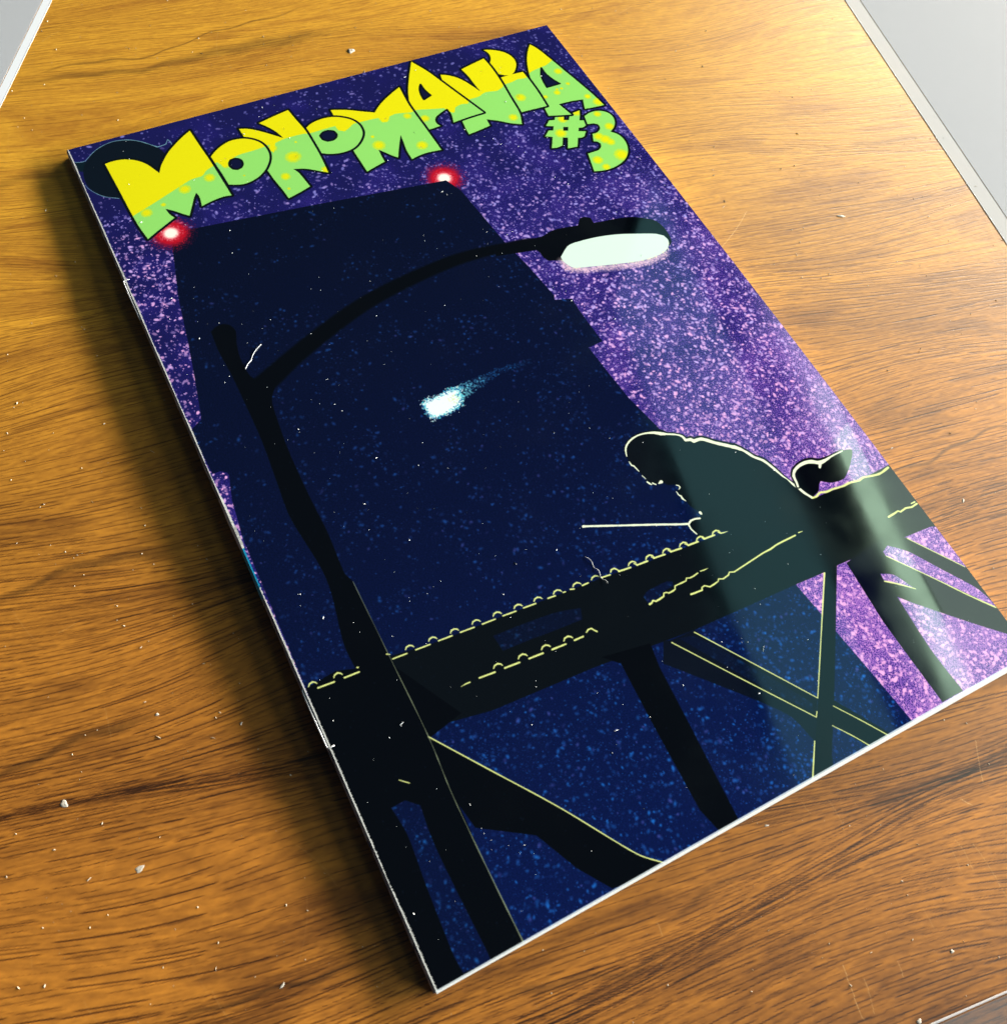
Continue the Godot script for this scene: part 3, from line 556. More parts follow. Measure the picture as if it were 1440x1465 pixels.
# pale scratches worn into the varnish (wear, given in table millimetres)
func scratch(im: Image) -> void:
	var lines := SCRATCHES
	for k in range(0, lines.size(), 5):
		scratch_line(im, to_wood(Vector2(lines[k], lines[k + 1]) * MM), to_wood(Vector2(lines[k + 2], lines[k + 3]) * MM), lines[k + 4] / 100.0)
	for k in 260:
		var p := Vector2(rng.randf_range(-0.14, 0.22), rng.randf_range(-0.18, 0.16))
		var d := Vector2.from_angle(rng.randf_range(0.6, 2.2)) * rng.randf_range(0.002, 0.012)
		scratch_line(im, to_wood(p), to_wood(p + d), rng.randf_range(0.05, 0.22))

func scratch_line(im: Image, a: Vector2, b: Vector2, strength: float) -> void:
	var steps := int(a.distance_to(b))
	var bow := (b - a).orthogonal() * rng.randf_range(-0.06, 0.06)
	for s in steps:
		var t := float(s) / steps
		var q := a.lerp(b, t) + bow * sin(t * PI)
		var x := posmod(int(q.x), 2048)
		var y := posmod(int(q.y), 2048)
		var st := strength * rng.randf_range(0.3, 1.0)
		im.set_pixel(x, y, im.get_pixel(x, y).lerp(Color(0.86, 0.72, 0.56), st))

# ------------------------------------------------------------------ print on the cover
func curve(a: PackedVector2Array, closed: bool) -> PackedVector2Array:
	var out := PackedVector2Array()
	var n := a.size()
	var corner := []
	for i in n:
		if not closed and (i == 0 or i == n - 1):
			corner.append(true)
			continue
		var d1 := a[i] - a[posmod(i - 1, n)]
		var d2 := a[(i + 1) % n] - a[i]
		corner.append(absf(d1.angle_to(d2)) > 0.72)
	for i in (n if closed else n - 1):
		var p1 := a[i]
		var p2 := a[(i + 1) % n]
		var t1 := (p2 - p1) if corner[i] else (p2 - a[posmod(i - 1, n)]) * 0.5
		var t2 := (p2 - p1) if corner[(i + 1) % n] else (a[(i + 2) % n] - p1) * 0.5
		var len := p1.distance_to(p2)
		t1 = t1.limit_length(len)
		t2 = t2.limit_length(len)
		var steps := clampi(int(len / 5.0), 1, 8)
		for s in steps:
			var t := float(s) / steps
			var t_2 := t * t
			var t_3 := t_2 * t
			out.append(p1 * (2 * t_3 - 3 * t_2 + 1) + t1 * (t_3 - 2 * t_2 + t) + p2 * (-2 * t_3 + 3 * t_2) + t2 * (t_3 - t_2))
	if not closed:
		out.append(a[n - 1])
	return out

func outline(called: String) -> PackedVector2Array:
	var a: Array = ART[called]
	var pts := PackedVector2Array()
	for k in range(0, a.size(), 2):
		pts.append(Vector2(a[k], a[k + 1]) * 0.01 * PX)
	return pts if called in STRAIGHT else curve(pts, true)

# Coverage of a polygon, row by row: {x, y, w, h, cov}
func raster(pts: PackedVector2Array) -> Dictionary:
	var lo := pts[0]
	var hi := pts[0]
	for q in pts:
		lo = lo.min(q)
		hi = hi.max(q)
	var x0 := clampi(int(floor(lo.x)) - 1, 0, CW)
	var x1 := clampi(int(ceil(hi.x)) + 2, 0, CW)
	var y0 := clampi(int(floor(lo.y)), 0, CH)
	var y1 := clampi(int(ceil(hi.y)) + 1, 0, CH)
	var w := maxi(x1 - x0, 0)
	var h := maxi(y1 - y0, 0)
	var cov := PackedFloat32Array()
	cov.resize(w * h)
	var n := pts.size()
	var acc := PackedFloat32Array()
	acc.resize(w + 3)
	for row in h:
		acc.fill(0.0)
		var any := false
		for sub in 3:
			var yy := y0 + row + (sub + 0.5) / 3.0
			var xs := []
			for i in n:
				var a := pts[i]
				var b := pts[(i + 1) % n]
				if (a.y <= yy) != (b.y <= yy):
					xs.append(a.x + (yy - a.y) / (b.y - a.y) * (b.x - a.x))
			xs.sort()
			for k in range(0, xs.size() - 1, 2):
				any = true
				for e in 2:
					var x := clampf(xs[k + e] - x0, 0.0, w)
					var xi := int(x)
					var fr := x - xi
					var sg := 1.0 / 3.0 if e == 0 else -1.0 / 3.0
					acc[xi] += sg * (1.0 - fr)
					acc[xi + 1] += sg * fr
		if any:
			var sum := 0.0
			var at := row * w
			for x in w:
				sum += acc[x]
				cov[at + x] = clampf(sum, 0.0, 1.0)
	return {"x": x0, "y": y0, "w": w, "h": h, "cov": cov}

func paint(m: Dictionary, c: Color, alpha := 1.0) -> void:
	var w: int = m.w
	var cov: PackedFloat32Array = m.cov
	for row in int(m.h):
		var at: int = (m.y + row) * CW + m.x
		var k := row * w
		for x in w:
			var a := cov[k + x] * alpha
			if a > 0.004:
				var i := at + x
				cr[i] += (c.r - cr[i]) * a
				cg[i] += (c.g - cg[i]) * a
				cb[i] += (c.b - cb[i]) * a

func paint_letter(m: Dictionary) -> void:
	var w: int = m.w
	var cov: PackedFloat32Array = m.cov
	for row in int(m.h):
		var at: int = (m.y + row) * CW + m.x
		var k := row * w
		for x in w:
			var a := cov[k + x]
			if a > 0.004:
				var i := at + x
				var t := top_mask[i]
				cr[i] += (lerpf(0.56, 0.89, t) - cr[i]) * a
				cg[i] += (lerpf(0.85, 0.865, t) - cg[i]) * a
				cb[i] += (lerpf(0.42, 0.03, t) - cb[i]) * a

func paint_from(m: Dictionary, r: PackedFloat32Array, g: PackedFloat32Array, b: PackedFloat32Array, alpha := 1.0) -> void:
	var w: int = m.w
	var cov: PackedFloat32Array = m.cov
	for row in int(m.h):
		var at: int = (m.y + row) * CW + m.x
		var k := row * w
		for x in w:
			var a := cov[k + x] * alpha
			if a > 0.004:
				var i := at + x
				cr[i] += (r[i] - cr[i]) * a
				cg[i] += (g[i] - cg[i]) * a
				cb[i] += (b[i] - cb[i]) * a

# A line of varying width (points with their half widths) as coverage
func line_mask(pts: PackedVector2Array, half: PackedFloat32Array, soft := 0.5) -> Dictionary:
	var lo := pts[0]
	var hi := pts[0]
	var most := 0.0
	for k in pts.size():
		lo = lo.min(pts[k])
		hi = hi.max(pts[k])
		most = maxf(most, half[k])
	most += soft + 1.5
	var x0 := clampi(int(lo.x - most), 0, CW)
	var x1 := clampi(int(hi.x + most) + 1, 0, CW)
	var y0 := clampi(int(lo.y - most), 0, CH)
	var y1 := clampi(int(hi.y + most) + 1, 0, CH)
	var w := maxi(x1 - x0, 0)
	var h := maxi(y1 - y0, 0)
	var cov := PackedFloat32Array()
	cov.resize(w * h)
	for k in pts.size() - 1:
		var a := pts[k]
		var b := pts[k + 1]
		var ab := b - a
		var l2 := maxf(ab.length_squared(), 1e-6)
		var r := maxf(half[k], half[k + 1]) + soft + 1.0
		for y in range(maxi(int(minf(a.y, b.y) - r), y0), mini(int(maxf(a.y, b.y) + r) + 1, y1)):
			for x in range(maxi(int(minf(a.x, b.x) - r), x0), mini(int(maxf(a.x, b.x) + r) + 1, x1)):
				var q := Vector2(x + 0.5, y + 0.5) - a
				var t := clampf(q.dot(ab) / l2, 0.0, 1.0)
				var d := (q - ab * t).length() - lerpf(half[k], half[k + 1], t)
				if d < soft:
					var c := clampf((soft - d) / (2.0 * soft), 0.0, 1.0)
					var i := (y - y0) * w + x - x0
					if c > cov[i]:
						cov[i] = c
	return {"x": x0, "y": y0, "w": w, "h": h, "cov": cov}

func stroke(called: String, c: Color, soft := 0.6, rough := 0.0, alpha := 1.0, wide := 1.0) -> void:
	var a: Array = STROKES[called]
	var pts := PackedVector2Array()
	var half := PackedFloat32Array()
	for k in range(0, a.size(), 3):
		pts.append(Vector2(a[k], a[k + 1]) * 0.01 * PX)
		half.append(a[k + 2] * 0.01 * PX * 0.5 * wide)
	var fine := pts.duplicate() if called.begins_with("rail") else curve(pts, false)
	var fh := PackedFloat32Array()
	var seg := 0
	for q in fine:   # the width at each fine point from the nearest two coarse ones
		while seg < pts.size() - 2 and q.distance_squared_to(pts[seg + 1]) < 1.0:
			seg += 1
		var d1 := q.distance_to(pts[seg])
		var d2 := q.distance_to(pts[seg + 1])
		if seg < pts.size() - 2 and d1 > pts[seg].distance_to(pts[seg + 1]) * 1.02:
			seg += 1
			d1 = q.distance_to(pts[seg])
			d2 = q.distance_to(pts[seg + 1])
		fh.append(maxf(0.3, lerpf(half[seg], half[seg + 1], d1 / maxf(d1 + d2, 0.001)) * (1.0 + rng.randf_range(-rough, rough))))
	paint(line_mask(fine, fh, soft), c, alpha)

func rim(pts: PackedVector2Array, width: float, c: Color) -> void:
	var p := pts.duplicate()
	p.append(pts[0])
	var half := PackedFloat32Array()
	half.resize(p.size())
	half.fill(width * PX * 0.5)
	paint(line_mask(p, half), c)

func blob(x: float, y: float, r: float, c: Color, alpha: float, stretch: float, turn: float, soft := 0.35) -> void:
	var reach := r * stretch + 1.0
	var ca := cos(turn)
	var sa := sin(turn)
	for yy in range(maxi(int(y - reach), 0), mini(int(y + reach) + 1, CH)):
		for xx in range(maxi(int(x - reach), 0), mini(int(x + reach) + 1, CW)):
			var dx := xx + 0.5 - x
			var dy := yy + 0.5 - y
			var q := sqrt(pow((dx * ca + dy * sa) / stretch, 2.0) + pow(dy * ca - dx * sa, 2.0))
			var a := clampf((r - q) / (r * soft + 0.5), 0.0, 1.0) * alpha
			if a > 0.01:
				var i := yy * CW + xx
				cr[i] += (c.r - cr[i]) * a
				cg[i] += (c.g - cg[i]) * a
				cb[i] += (c.b - cb[i]) * a

func scatter_ring(at: Vector2, inner: float, outer: float, count: int, c: Color, c2: Color) -> void:
	for k in count:
		var t := sqrt(rng.randf())
		var q := at + Vector2.from_angle(rng.randf() * TAU) * lerpf(inner, outer, t) * PX
		blob(q.x, q.y, rng.randf_range(0.7, 2.0), c.lerp(c2, rng.randf()), rng.randf_range(0.35, 0.95) * (1.0 - 0.6 * t), 1.2, rng.randf() * PI)

func red_light(at: Vector2) -> void:
	scatter_ring(at, 3.2, 6.4, 420, Color(0.72, 0.07, 0.18), Color(0.40, 0.05, 0.24))
	blob(at.x, at.y, 5.0 * PX, Color(0.74, 0.05, 0.13), 0.93, 1.0, 0.0, 0.35)
	scatter_ring(at, 2.2, 5.6, 520, Color(0.90, 0.14, 0.22), Color(0.55, 0.03, 0.12))
	blob(at.x, at.y, 2.5 * PX, Color(0.98, 0.55, 0.58), 0.95, 1.0, 0.0, 0.5)
	blob(at.x, at.y, 2.1 * PX, Color(1.0, 0.95, 0.92), 1.0, 1.0, 0.0, 0.4)
	scatter_ring(at, 1.2, 3.0, 150, Color(1.0, 0.95, 0.95), Color(0.92, 0.28, 0.36))

func make_print() -> ImageTexture:
	var total := CW * CH
	cr.resize(total)
	cg.resize(total)
	cb.resize(total)
	top_mask.resize(total)
	var cloud := layer(160, 240, 0.05, 21, 3, CW, CH)
	var grain := layer(CW, CH, 0.28, 22, 2, CW, CH)
	# --- night sky: violet, dense with pink specks low on the right and along the left edge
	var i := 0
	for y in CH:
		var v := float(y) / CH
		for x in CW:
			var u := float(x) / CW
			var d := clampf(0.06 + 0.80 * v + 0.55 * v * u - 0.12 * (1.0 - u), 0.0, 1.0)
			var g := (grain[i] - 128) / 128.0
			var t := clampf(d * (0.60 + 0.30 * smoothstep(0.55, 0.9, v) * u) + g * 0.80 * (0.12 + d) + (cloud[i] - 128) / 128.0 * 0.20, 0.0, 1.0)
			cr[i] = lerpf(0.085, 0.66, pow(t, 1.7))
			cg[i] = lerpf(0.085, 0.44, pow(t, 1.8))
			cb[i] = lerpf(0.31, 0.78, t)
			i += 1
	var pink := Color(0.95, 0.69, 0.90)
	var mauve := Color(0.62, 0.60, 0.92)
	for k in 64000:
		var u := rng.randf()
		var v := rng.randf()
		var d := 0.10 + 0.75 * v + 0.55 * u * v + (0.30 if u < 0.13 and v > 0.12 else 0.0) + 0.16 * u
		d *= 0.45 + 1.1 * (cloud[int(v * (CH - 1)) * CW + int(u * (CW - 1))] / 255.0)
		if rng.randf() > d:
			continue
		var big := pow(rng.randf(), 2.6)
		var warm := clampf(0.25 + v * 0.9 + (0.35 if u < 0.13 and v > 0.15 else 0.0) + rng.randf_range(-0.35, 0.35) - 0.25 * (1.0 - v), 0.0, 1.0)
		var c := mauve.lerp(pink, warm)
		var dim := clampf(0.45 + 1.3 * v + (0.3 if u < 0.13 else 0.0), 0.0, 1.0)
		c = Color(0.42, 0.44, 0.74).lerp(c, dim)
		blob(u * CW, v * CH, 1.2 + 3.4 * big, c, rng.randf_range(0.30, 1.0) * (0.45 + 0.55 * dim), rng.randf_range(1.0, 2.0), rng.randf() * PI)
	var sky_r := cr.duplicate()
	var sky_g := cg.duplicate()
	var sky_b := cb.duplicate()
	# --- red lights on the tower corners
	red_light(Vector2(84.2, 45.3) * PX)
	# --- the dark tower
	var tower := raster(outline("building"))
	var tw: int = tower.w
	var cov: PackedFloat32Array = tower.cov
	for row in int(tower.h):
		var v: float = float(tower.y + row) / CH
		for x in tw:
			var a := cov[row * tw + x]
			if a > 0.004:
				var j: int = (tower.y + row) * CW + tower.x + x
				var g := (grain[j] - 128) / 128.0
				var low := smoothstep(0.55, 0.95, v)
				cr[j] += (0.013 + 0.012 * g + 0.010 * v - cr[j]) * a
				cg[j] += (0.034 + 0.015 * g + 0.012 * low + 0.03 * v - cg[j]) * a
				cb[j] += (0.112 + 0.05 * g + 0.12 * v + 0.035 * low - cb[j]) * a
	for k in 42000:
		var x := rng.randi_range(tower.x, tower.x + tw - 1)
		var y := int(lerpf(tower.y, tower.y + tower.h - 1, pow(rng.randf(), 0.72)))
		if cov[(y - int(tower.y)) * tw + x - int(tower.x)] < 0.9:
			continue
		var v := float(y) / CH
		if rng.randf() > 0.24 + 0.24 * v + 0.30 * smoothstep(0.66, 0.95, v) + 0.40 * smoothstep(0.3, 0.75, float(x) / CW) * v * v + (cloud[y * CW + x] - 128) / 200.0:
			continue
		var low := smoothstep(0.62, 0.95, v)
		var c := Color(0.12, 0.28, 0.58).lerp(Color(0.12, 0.50, 0.90), rng.randf() * (0.35 + 0.65 * low))
		if rng.randf() < 0.12:
			c = Color(0.25, 0.30, 0.62)
		blob(x, y, 0.9 + 3.9 * pow(rng.randf(), 5.0), c, rng.randf_range(0.15, 0.85) * (0.75 + 0.25 * low), rng.randf_range(1.0, 1.7), rng.randf() * PI, 0.8)
	red_light(Vector2(14.4, 36.9) * PX)
	var low_r := cr.duplicate()
	var low_g := cg.duplicate()
	var low_b := cb.duplicate()
	# --- a flare of light on the tower
	var a_: Array = STROKES["flare_tail"]
	var tail := PackedVector2Array()
	for k in range(0, a_.size(), 3):
		tail.append(Vector2(a_[k], a_[k + 1]) * 0.01 * PX)
	for k in 900:
		var t := pow(rng.randf(), 1.8) * (tail.size() - 1.001)
		var s := int(t)
		var wid: float = lerpf(a_[s * 3 + 2], a_[s * 3 + 5], t - s) * 0.01 * PX * 0.60
		var q := tail[s].lerp(tail[s + 1], t - s) + Vector2.from_angle(rng.randf() * TAU) * wid * sqrt(rng.randf())
		var far := t / (tail.size() - 1.0)
		blob(q.x, q.y, rng.randf_range(0.6, 2.4), Color(0.55, 0.95, 0.95).lerp(Color(0.10, 0.36, 0.62), clampf(far * 1.6 + rng.randf_range(-0.2, 0.2), 0, 1)), rng.randf_range(0.2, 0.9) * (1.0 - 0.80 * far), 1.5, rng.randf() * PI)
	var fl := outline("flare")
	paint(raster(fl), Color(0.90, 0.985, 0.985))
	for k in 900:
		var s := rng.randi_range(0, fl.size() - 1)
		var q := fl[s].lerp(fl[(s + 1) % fl.size()], rng.randf()) + Vector2(rng.randfn(), rng.randfn()) * 3.2
		blob(q.x, q.y, rng.randf_range(0.6, 2.3), [Color(0.88, 1.0, 1.0), Color(0.30, 0.80, 0.86), Color(0.08, 0.30, 0.55)][rng.randi_range(0, 2)], rng.randf_range(0.4, 0.9), 1.2, rng.randf() * PI)
	var warm_at := (fl[int(fl.size() * 0.52)] * 0.75 + fl[int(fl.size() * 0.1)] * 0.25)
	scatter_ring(warm_at, 0.0, 1.3, 70, Color(0.93, 0.93, 0.42), Color(0.75, 0.95, 0.7))
	# --- street lamp
	var ink := Color(0.010, 0.018, 0.034)
	stroke("arm", ink, 3.0)
	paint(raster(outline("lamp_head")), ink)
	stroke("lamp_fuzz", Color(0.93, 0.83, 0.88), 9.0, 0.3, 0.8)
	for k in 500:
		var b_: Array = STROKES["lamp_fuzz"]
		var s := rng.randi_range(0, b_.size() / 3 - 2)
		var q := Vector2(b_[s * 3], b_[s * 3 + 1]).lerp(Vector2(b_[s * 3 + 3], b_[s * 3 + 4]), rng.randf()) * 0.01 * PX + Vector2(rng.randfn() * 5.0, rng.randf_range(-2.0, 14.0))
		blob(q.x, q.y, rng.randf_range(0.7, 2.2), Color(0.95, 0.78, 0.86), rng.randf_range(0.3, 0.8), 1.3, rng.randf() * PI)
	var glass := outline("lamp_glass")
	paint(raster(glass), Color(0.83, 0.93, 0.89))
	for k in 260:
		var s := rng.randi_range(0, glass.size() - 1)
		var q := glass[s].lerp(glass[(s + 1) % glass.size()], rng.randf()) + Vector2(rng.randfn(), rng.randfn()) * 2.2
		if q.y > glass[s].y - 1.0 and s > glass.size() / 2:
			blob(q.x, q.y, rng.randf_range(0.7, 2.2), Color(0.95, 0.96, 0.80), 0.7, 1.3, rng.randf() * PI)
	# --- pier deck, its rails and braces
	var deck := Color(0.026, 0.046, 0.064)
	paint(raster(outline("right_brace")), deck)
	paint(raster(outline("deck")), deck)
	paint_from(raster(outline("slit")), low_r, low_g, low_b, 0.55)
	paint_from(raster(outline("slit_b")), low_r, low_g, low_b, 0.7)
	paint(raster(outline("low_left")), ink)
	paint(raster(outline("post")), ink)
	paint_from(raster(outline("blue_strip")), low_r, low_g, low_b, 0.8)
	paint(raster(outline("brace")), ink)
	paint(raster(outline("mid_post")), ink)
	paint(raster(outline("brace_two")), Color(0.025, 0.05, 0.105))
	paint_from(raster(outline("brace_slit")), low_r, low_g, low_b, 0.35)
	paint(raster(outline("post_two")), deck)
	paint(raster(outline("post_three")), Color(0.022, 0.035, 0.11))
	for called in ["sky_gap", "sky_low", "sky_right", "sky_strip", "sky_tri", "sky_chip"]:
		paint_from(raster(outline(called)), sky_r, sky_g, sky_b)
	var lime := Color(0.90, 0.94, 0.58)
	var pale := Color(0.92, 0.96, 0.84)
	# --- the crouching figure
	paint(raster(outline("figure")), Color(0.030, 0.048, 0.072))
	paint(raster(outline("bundle")), Color(0.012, 0.018, 0.045))
	for called in STROKES:
		if called.begins_with("bump") or called.begins_with("dash") or called.begins_with("dot") or called.begins_with("taper") or called.begins_with("rail"):
			stroke(called, lime, 0.6, 0.08, 0.95, 0.80)
		elif called.begins_with("face") or called.begins_with("stick") or called.begins_with("hand") or called.begins_with("back") or called.begins_with("bundle"):
			if called.begins_with("back") or called == "bundle_line":
				stroke(called, Color(0.02, 0.02, 0.05), 0.8, 0.0, 0.9, 2.3)
			stroke(called, pale, 0.6, 0.10)
		elif called.begins_with("vee") or called.begins_with("edge") or called.begins_with("brace") or called == "chip" or called == "deck_edge_right":
			stroke(called, lime, 0.6, 0.10, 0.92, 0.85)
	stroke("post_line", Color(0.55, 0.60, 0.48), 0.6, 0.5, 0.8)
	# faint specks over the inks
	for k in 2600:
		var v := rng.randf_range(0.45, 1.0)
		blob(rng.randf() * CW, v * CH, rng.randf_range(0.6, 1.8), Color(0.08, 0.17, 0.34), rng.randf_range(0.05, 0.4), 1.4, rng.randf() * PI, 0.9)
	# --- title
	var night := Color(0.045, 0.06, 0.20)
	paint(raster(outline("disc_side")), Color(0.03, 0.10, 0.14))
	paint(raster(outline("disc")), Color(0.030, 0.070, 0.110))
	for called in ["disc_rim", "disc_rim_left", "disc_rim_low"]:
		stroke(called, Color(0.46, 0.66, 0.72), 0.6, 0.3, 0.9)
	var m := raster(outline("yellow_top"))
	for row in int(m.h):
		for x in int(m.w):
			top_mask[(m.y + row) * CW + m.x + x] = m.cov[row * int(m.w) + x]
	for k in range(0, SPOTS.size(), 3):
		var c := Vector2(SPOTS[k], SPOTS[k + 1]) * 0.01 * PX
		var r: float = SPOTS[k + 2] * 0.01 * PX
		for yy in range(maxi(int(c.y - r * 1.4), 0), mini(int(c.y + r * 1.4) + 1, CH)):
			for xx in range(maxi(int(c.x - r * 1.4), 0), mini(int(c.x + r * 1.4) + 1, CW)):
				var j := yy * CW + xx
				var q := Vector2(xx + 0.5, yy + 0.5).distance_to(c) / r
				var wob := (grain[j] - 128) / 128.0 * 0.25
				var t := clampf((1.15 + wob - q) / 0.3, 0.0, 1.0) * (0.62 if q > 0.6 else 0.92)
				top_mask[j] = maxf(top_mask[j], t)
	var line := Color(0.02, 0.045, 0.05)
	var title := [["hash_a", "hash_b", "hash_c", "hash_d"], ["three"], ["letter_a_two", "hole_a_two"], ["flame_i", "letter_i"], ["letter_n_two"], ["letter_a", "hole_a"], ["letter_m_two"], ["letter_o_two", "hole_o_two"], ["letter_n"], ["letter_o", "hole_o"], ["letter_m"]]
	for glyph in title:
		var fills := []
		for called in glyph:
			var pts := outline(called)
			if called.begins_with("hole"):
				for f in fills:
					paint_letter(f)
				fills = []
				paint(raster(pts), night)
				rim(pts, 0.55, line)
				continue
			rim(pts, 1.25, line)
			fills.append(raster(pts))
		for f in fills:
			paint_letter(f)
	# --- ink cracked off along the fold, and the bare cut edge at the foot
	for y in CH:
		var g := (cloud[y * CW + 40] - 128) / 128.0 + (grain[y * CW + 9] - 128) / 128.0
		var wide := 2.5 + 1.6 * g + (1.5 if y > int(CH * 0.515) and y < int(CH * 0.575) else 0.0)
		var c := Color(0.10, 0.55, 0.72) if y > int(CH * 0.575) and y < int(CH * 0.62) else Color(0.86, 0.87, 0.86).darkened(0.28 * clampf(g, 0.0, 1.0))
		for x in 9:
			var a := clampf(wide - x, 0.0, 1.0)
			var j := y * CW + x
			cr[j] += (c.r - cr[j]) * a
			cg[j] += (c.g - cg[j]) * a
			cb[j] += (c.b - cb[j]) * a
	for y in range(CH - 4, CH):
		for x in CW:
			var a := clampf(y - (CH - 3.4) + 0.5 * x / CW, 0.0, 1.0) * 0.85
			var j := y * CW + x
			cr[j] += (0.88 - cr[j]) * a
			cg[j] += (0.92 - cg[j]) * a
			cb[j] += (0.94 - cb[j]) * a
	# --- to bytes
	var bytes := PackedByteArray()
	bytes.resize(total * 3)
	for k in total:
		bytes[k * 3] = clampi(int(cr[k] * 255.0), 0, 255)
		bytes[k * 3 + 1] = clampi(int(cg[k] * 255.0), 0, 255)
		bytes[k * 3 + 2] = clampi(int(cb[k] * 255.0), 0, 255)
	return ImageTexture.create_from_image(Image.create_from_data(CW, CH, false, Image.FORMAT_RGB8, bytes))

# ------------------------------------------------------------------ booklet
func bulge(_u: float, v: float) -> float:   # the booklet arches a little along its length
	return 0.0012 * sin(PI * clampf(v, 0.0, 1.0))

func lift(_u: float, v: float) -> float:   # how far the lowest leaf stands off the table
	return 0.0010 * sin(PI * clampf(v, 0.0, 1.0)) + 0.00004

func leaf(st: SurfaceTool, share: float, thick: float, grow: float, nx: int, nz: int, side: int, slide := 0.0) -> void:
	# side 0: the upper face; 1: edges and underside
	var at := func(i: int, k: int, under: bool) -> Vector3:
		var u := float(i) / nx
		var v := float(k) / nz
		var high := TOP + bulge(u, v)
		var low := lift(u, v)
		var y := lerpf(low, high, share)
		return Vector3((u - 0.5) * BOOK_W + grow * u, y - (thick if under else 0.0), (v - 0.5) * (BOOK_H + 2.0 * grow * 0.3) + slide * v * v * (0.35 + 0.65 * u))
	st.set_smooth_group(1)
	for i in nx:
		for k in nz:
			if side == 0:
				var cs := [[i, k], [i + 1, k], [i + 1, k + 1], [i, k], [i + 1, k + 1], [i, k + 1]]
				for c in cs:
					st.set_uv(Vector2(float(c[0]) / nx, float(c[1]) / nz))
					st.add_vertex(at.call(c[0], c[1], false))
			else:
				for c in [[i, k], [i + 1, k + 1], [i + 1, k], [i, k], [i, k + 1], [i + 1, k + 1]]:
					st.add_vertex(at.call(c[0], c[1], true))
	if side == 0:
		return
	st.set_smooth_group(-1)
	for i in nx:
		add_quad(st, at.call(i, nz, false), at.call(i + 1, nz, false), at.call(i + 1, nz, true), at.call(i, nz, true))
		add_quad(st, at.call(i + 1, 0, false), at.call(i, 0, false), at.call(i, 0, true), at.call(i + 1, 0, true))
	for k in nz:
		add_quad(st, at.call(nx, k + 1, false), at.call(nx, k, false), at.call(nx, k, true), at.call(nx, k + 1, true))
		add_quad(st, at.call(0, k, false), at.call(0, k + 1, false), at.call(0, k + 1, true), at.call(0, k, true))

func build_booklet() -> void:
	book = thing("comic_booklet", "thin glossy stapled comic with a night pier cover titled in yellow and green", "comic book", Vector3.ZERO)
	var paper := mat(Color(0.80, 0.80, 0.78), 0.75)
	var gloss := StandardMaterial3D.new()
	gloss.albedo_texture = make_print()
	gloss.texture_repeat = false
	gloss.roughness = 0.07
	gloss.metallic_specular = 0.6
	var smear := layer(160, 240, 0.035, 31, 4, 320, 480)
	for k in smear.size():
		smear[k] = clampi(int(118.0 + (smear[k] - 128) * 1.1), 40, 230)
	gloss.roughness_texture = ImageTexture.create_from_image(Image.create_from_data(320, 480, false, Image.FORMAT_L8, smear))
	gloss.roughness = 0.16
	gloss.heightmap_enabled = true
	gloss.heightmap_texture = ImageTexture.create_from_image(Image.create_from_data(320, 480, false, Image.FORMAT_L8, layer(48, 72, 0.07, 32, 1, 320, 480)))
	gloss.heightmap_scale = 0.0035
	gloss.clearcoat_enabled = true
	gloss.clearcoat = 1.0
	gloss.clearcoat_roughness = 0.05
	var st := SurfaceTool.new()
	st.begin(Mesh.PRIMITIVE_TRIANGLES)
	leaf(st, 1.0, 0.00016, 0.0, 24, 36, 0)
	st.generate_normals()
	st.generate_tangents()
	var mesh := st.commit()
	st = SurfaceTool.new()
	st.begin(Mesh.PRIMITIVE_TRIANGLES)
	leaf(st, 1.0, 0.00016, 0.0, 24, 36, 1)
	st.generate_normals()
	st.commit(mesh)
	var front := MeshInstance3D.new()
	front.name = "front_cover"
	front.mesh = mesh
	front.set_surface_override_material(0, gloss)
	front.set_surface_override_material(1, paper)
	book.add_child(front, true)
	var papers := [paper, mat(Color(0.66, 0.67, 0.67), 0.75), mat(Color(0.74, 0.73, 0.70), 0.75)]
	for k in 9:
		st = SurfaceTool.new()
		st.begin(Mesh.PRIMITIVE_TRIANGLES)
		var g := 0.00022 * sin(k * 2.3)
		leaf(st, 0.17 + 0.76 * k / 8.0, 0.00018, g, 8, 12, 0, 0.00010 * (8 - k))
		leaf(st, 0.17 + 0.76 * k / 8.0, 0.00018, g, 8, 12, 1, 0.00010 * (8 - k))
		commit("page", st, papers[(k * 2) % 3], book)
	st = SurfaceTool.new()
	st.begin(Mesh.PRIMITIVE_TRIANGLES)
	leaf(st, 0.09, 0.00012, 0.0, 12, 18, 0)
	leaf(st, 0.09, 0.00012, 0.0, 12, 18, 1)
	commit("back_cover", st, mat(Color(0.05, 0.06, 0.10), 0.2), book)
	build_spine()
	for z in [-0.0546, 0.0553]:
		build_staple(z)

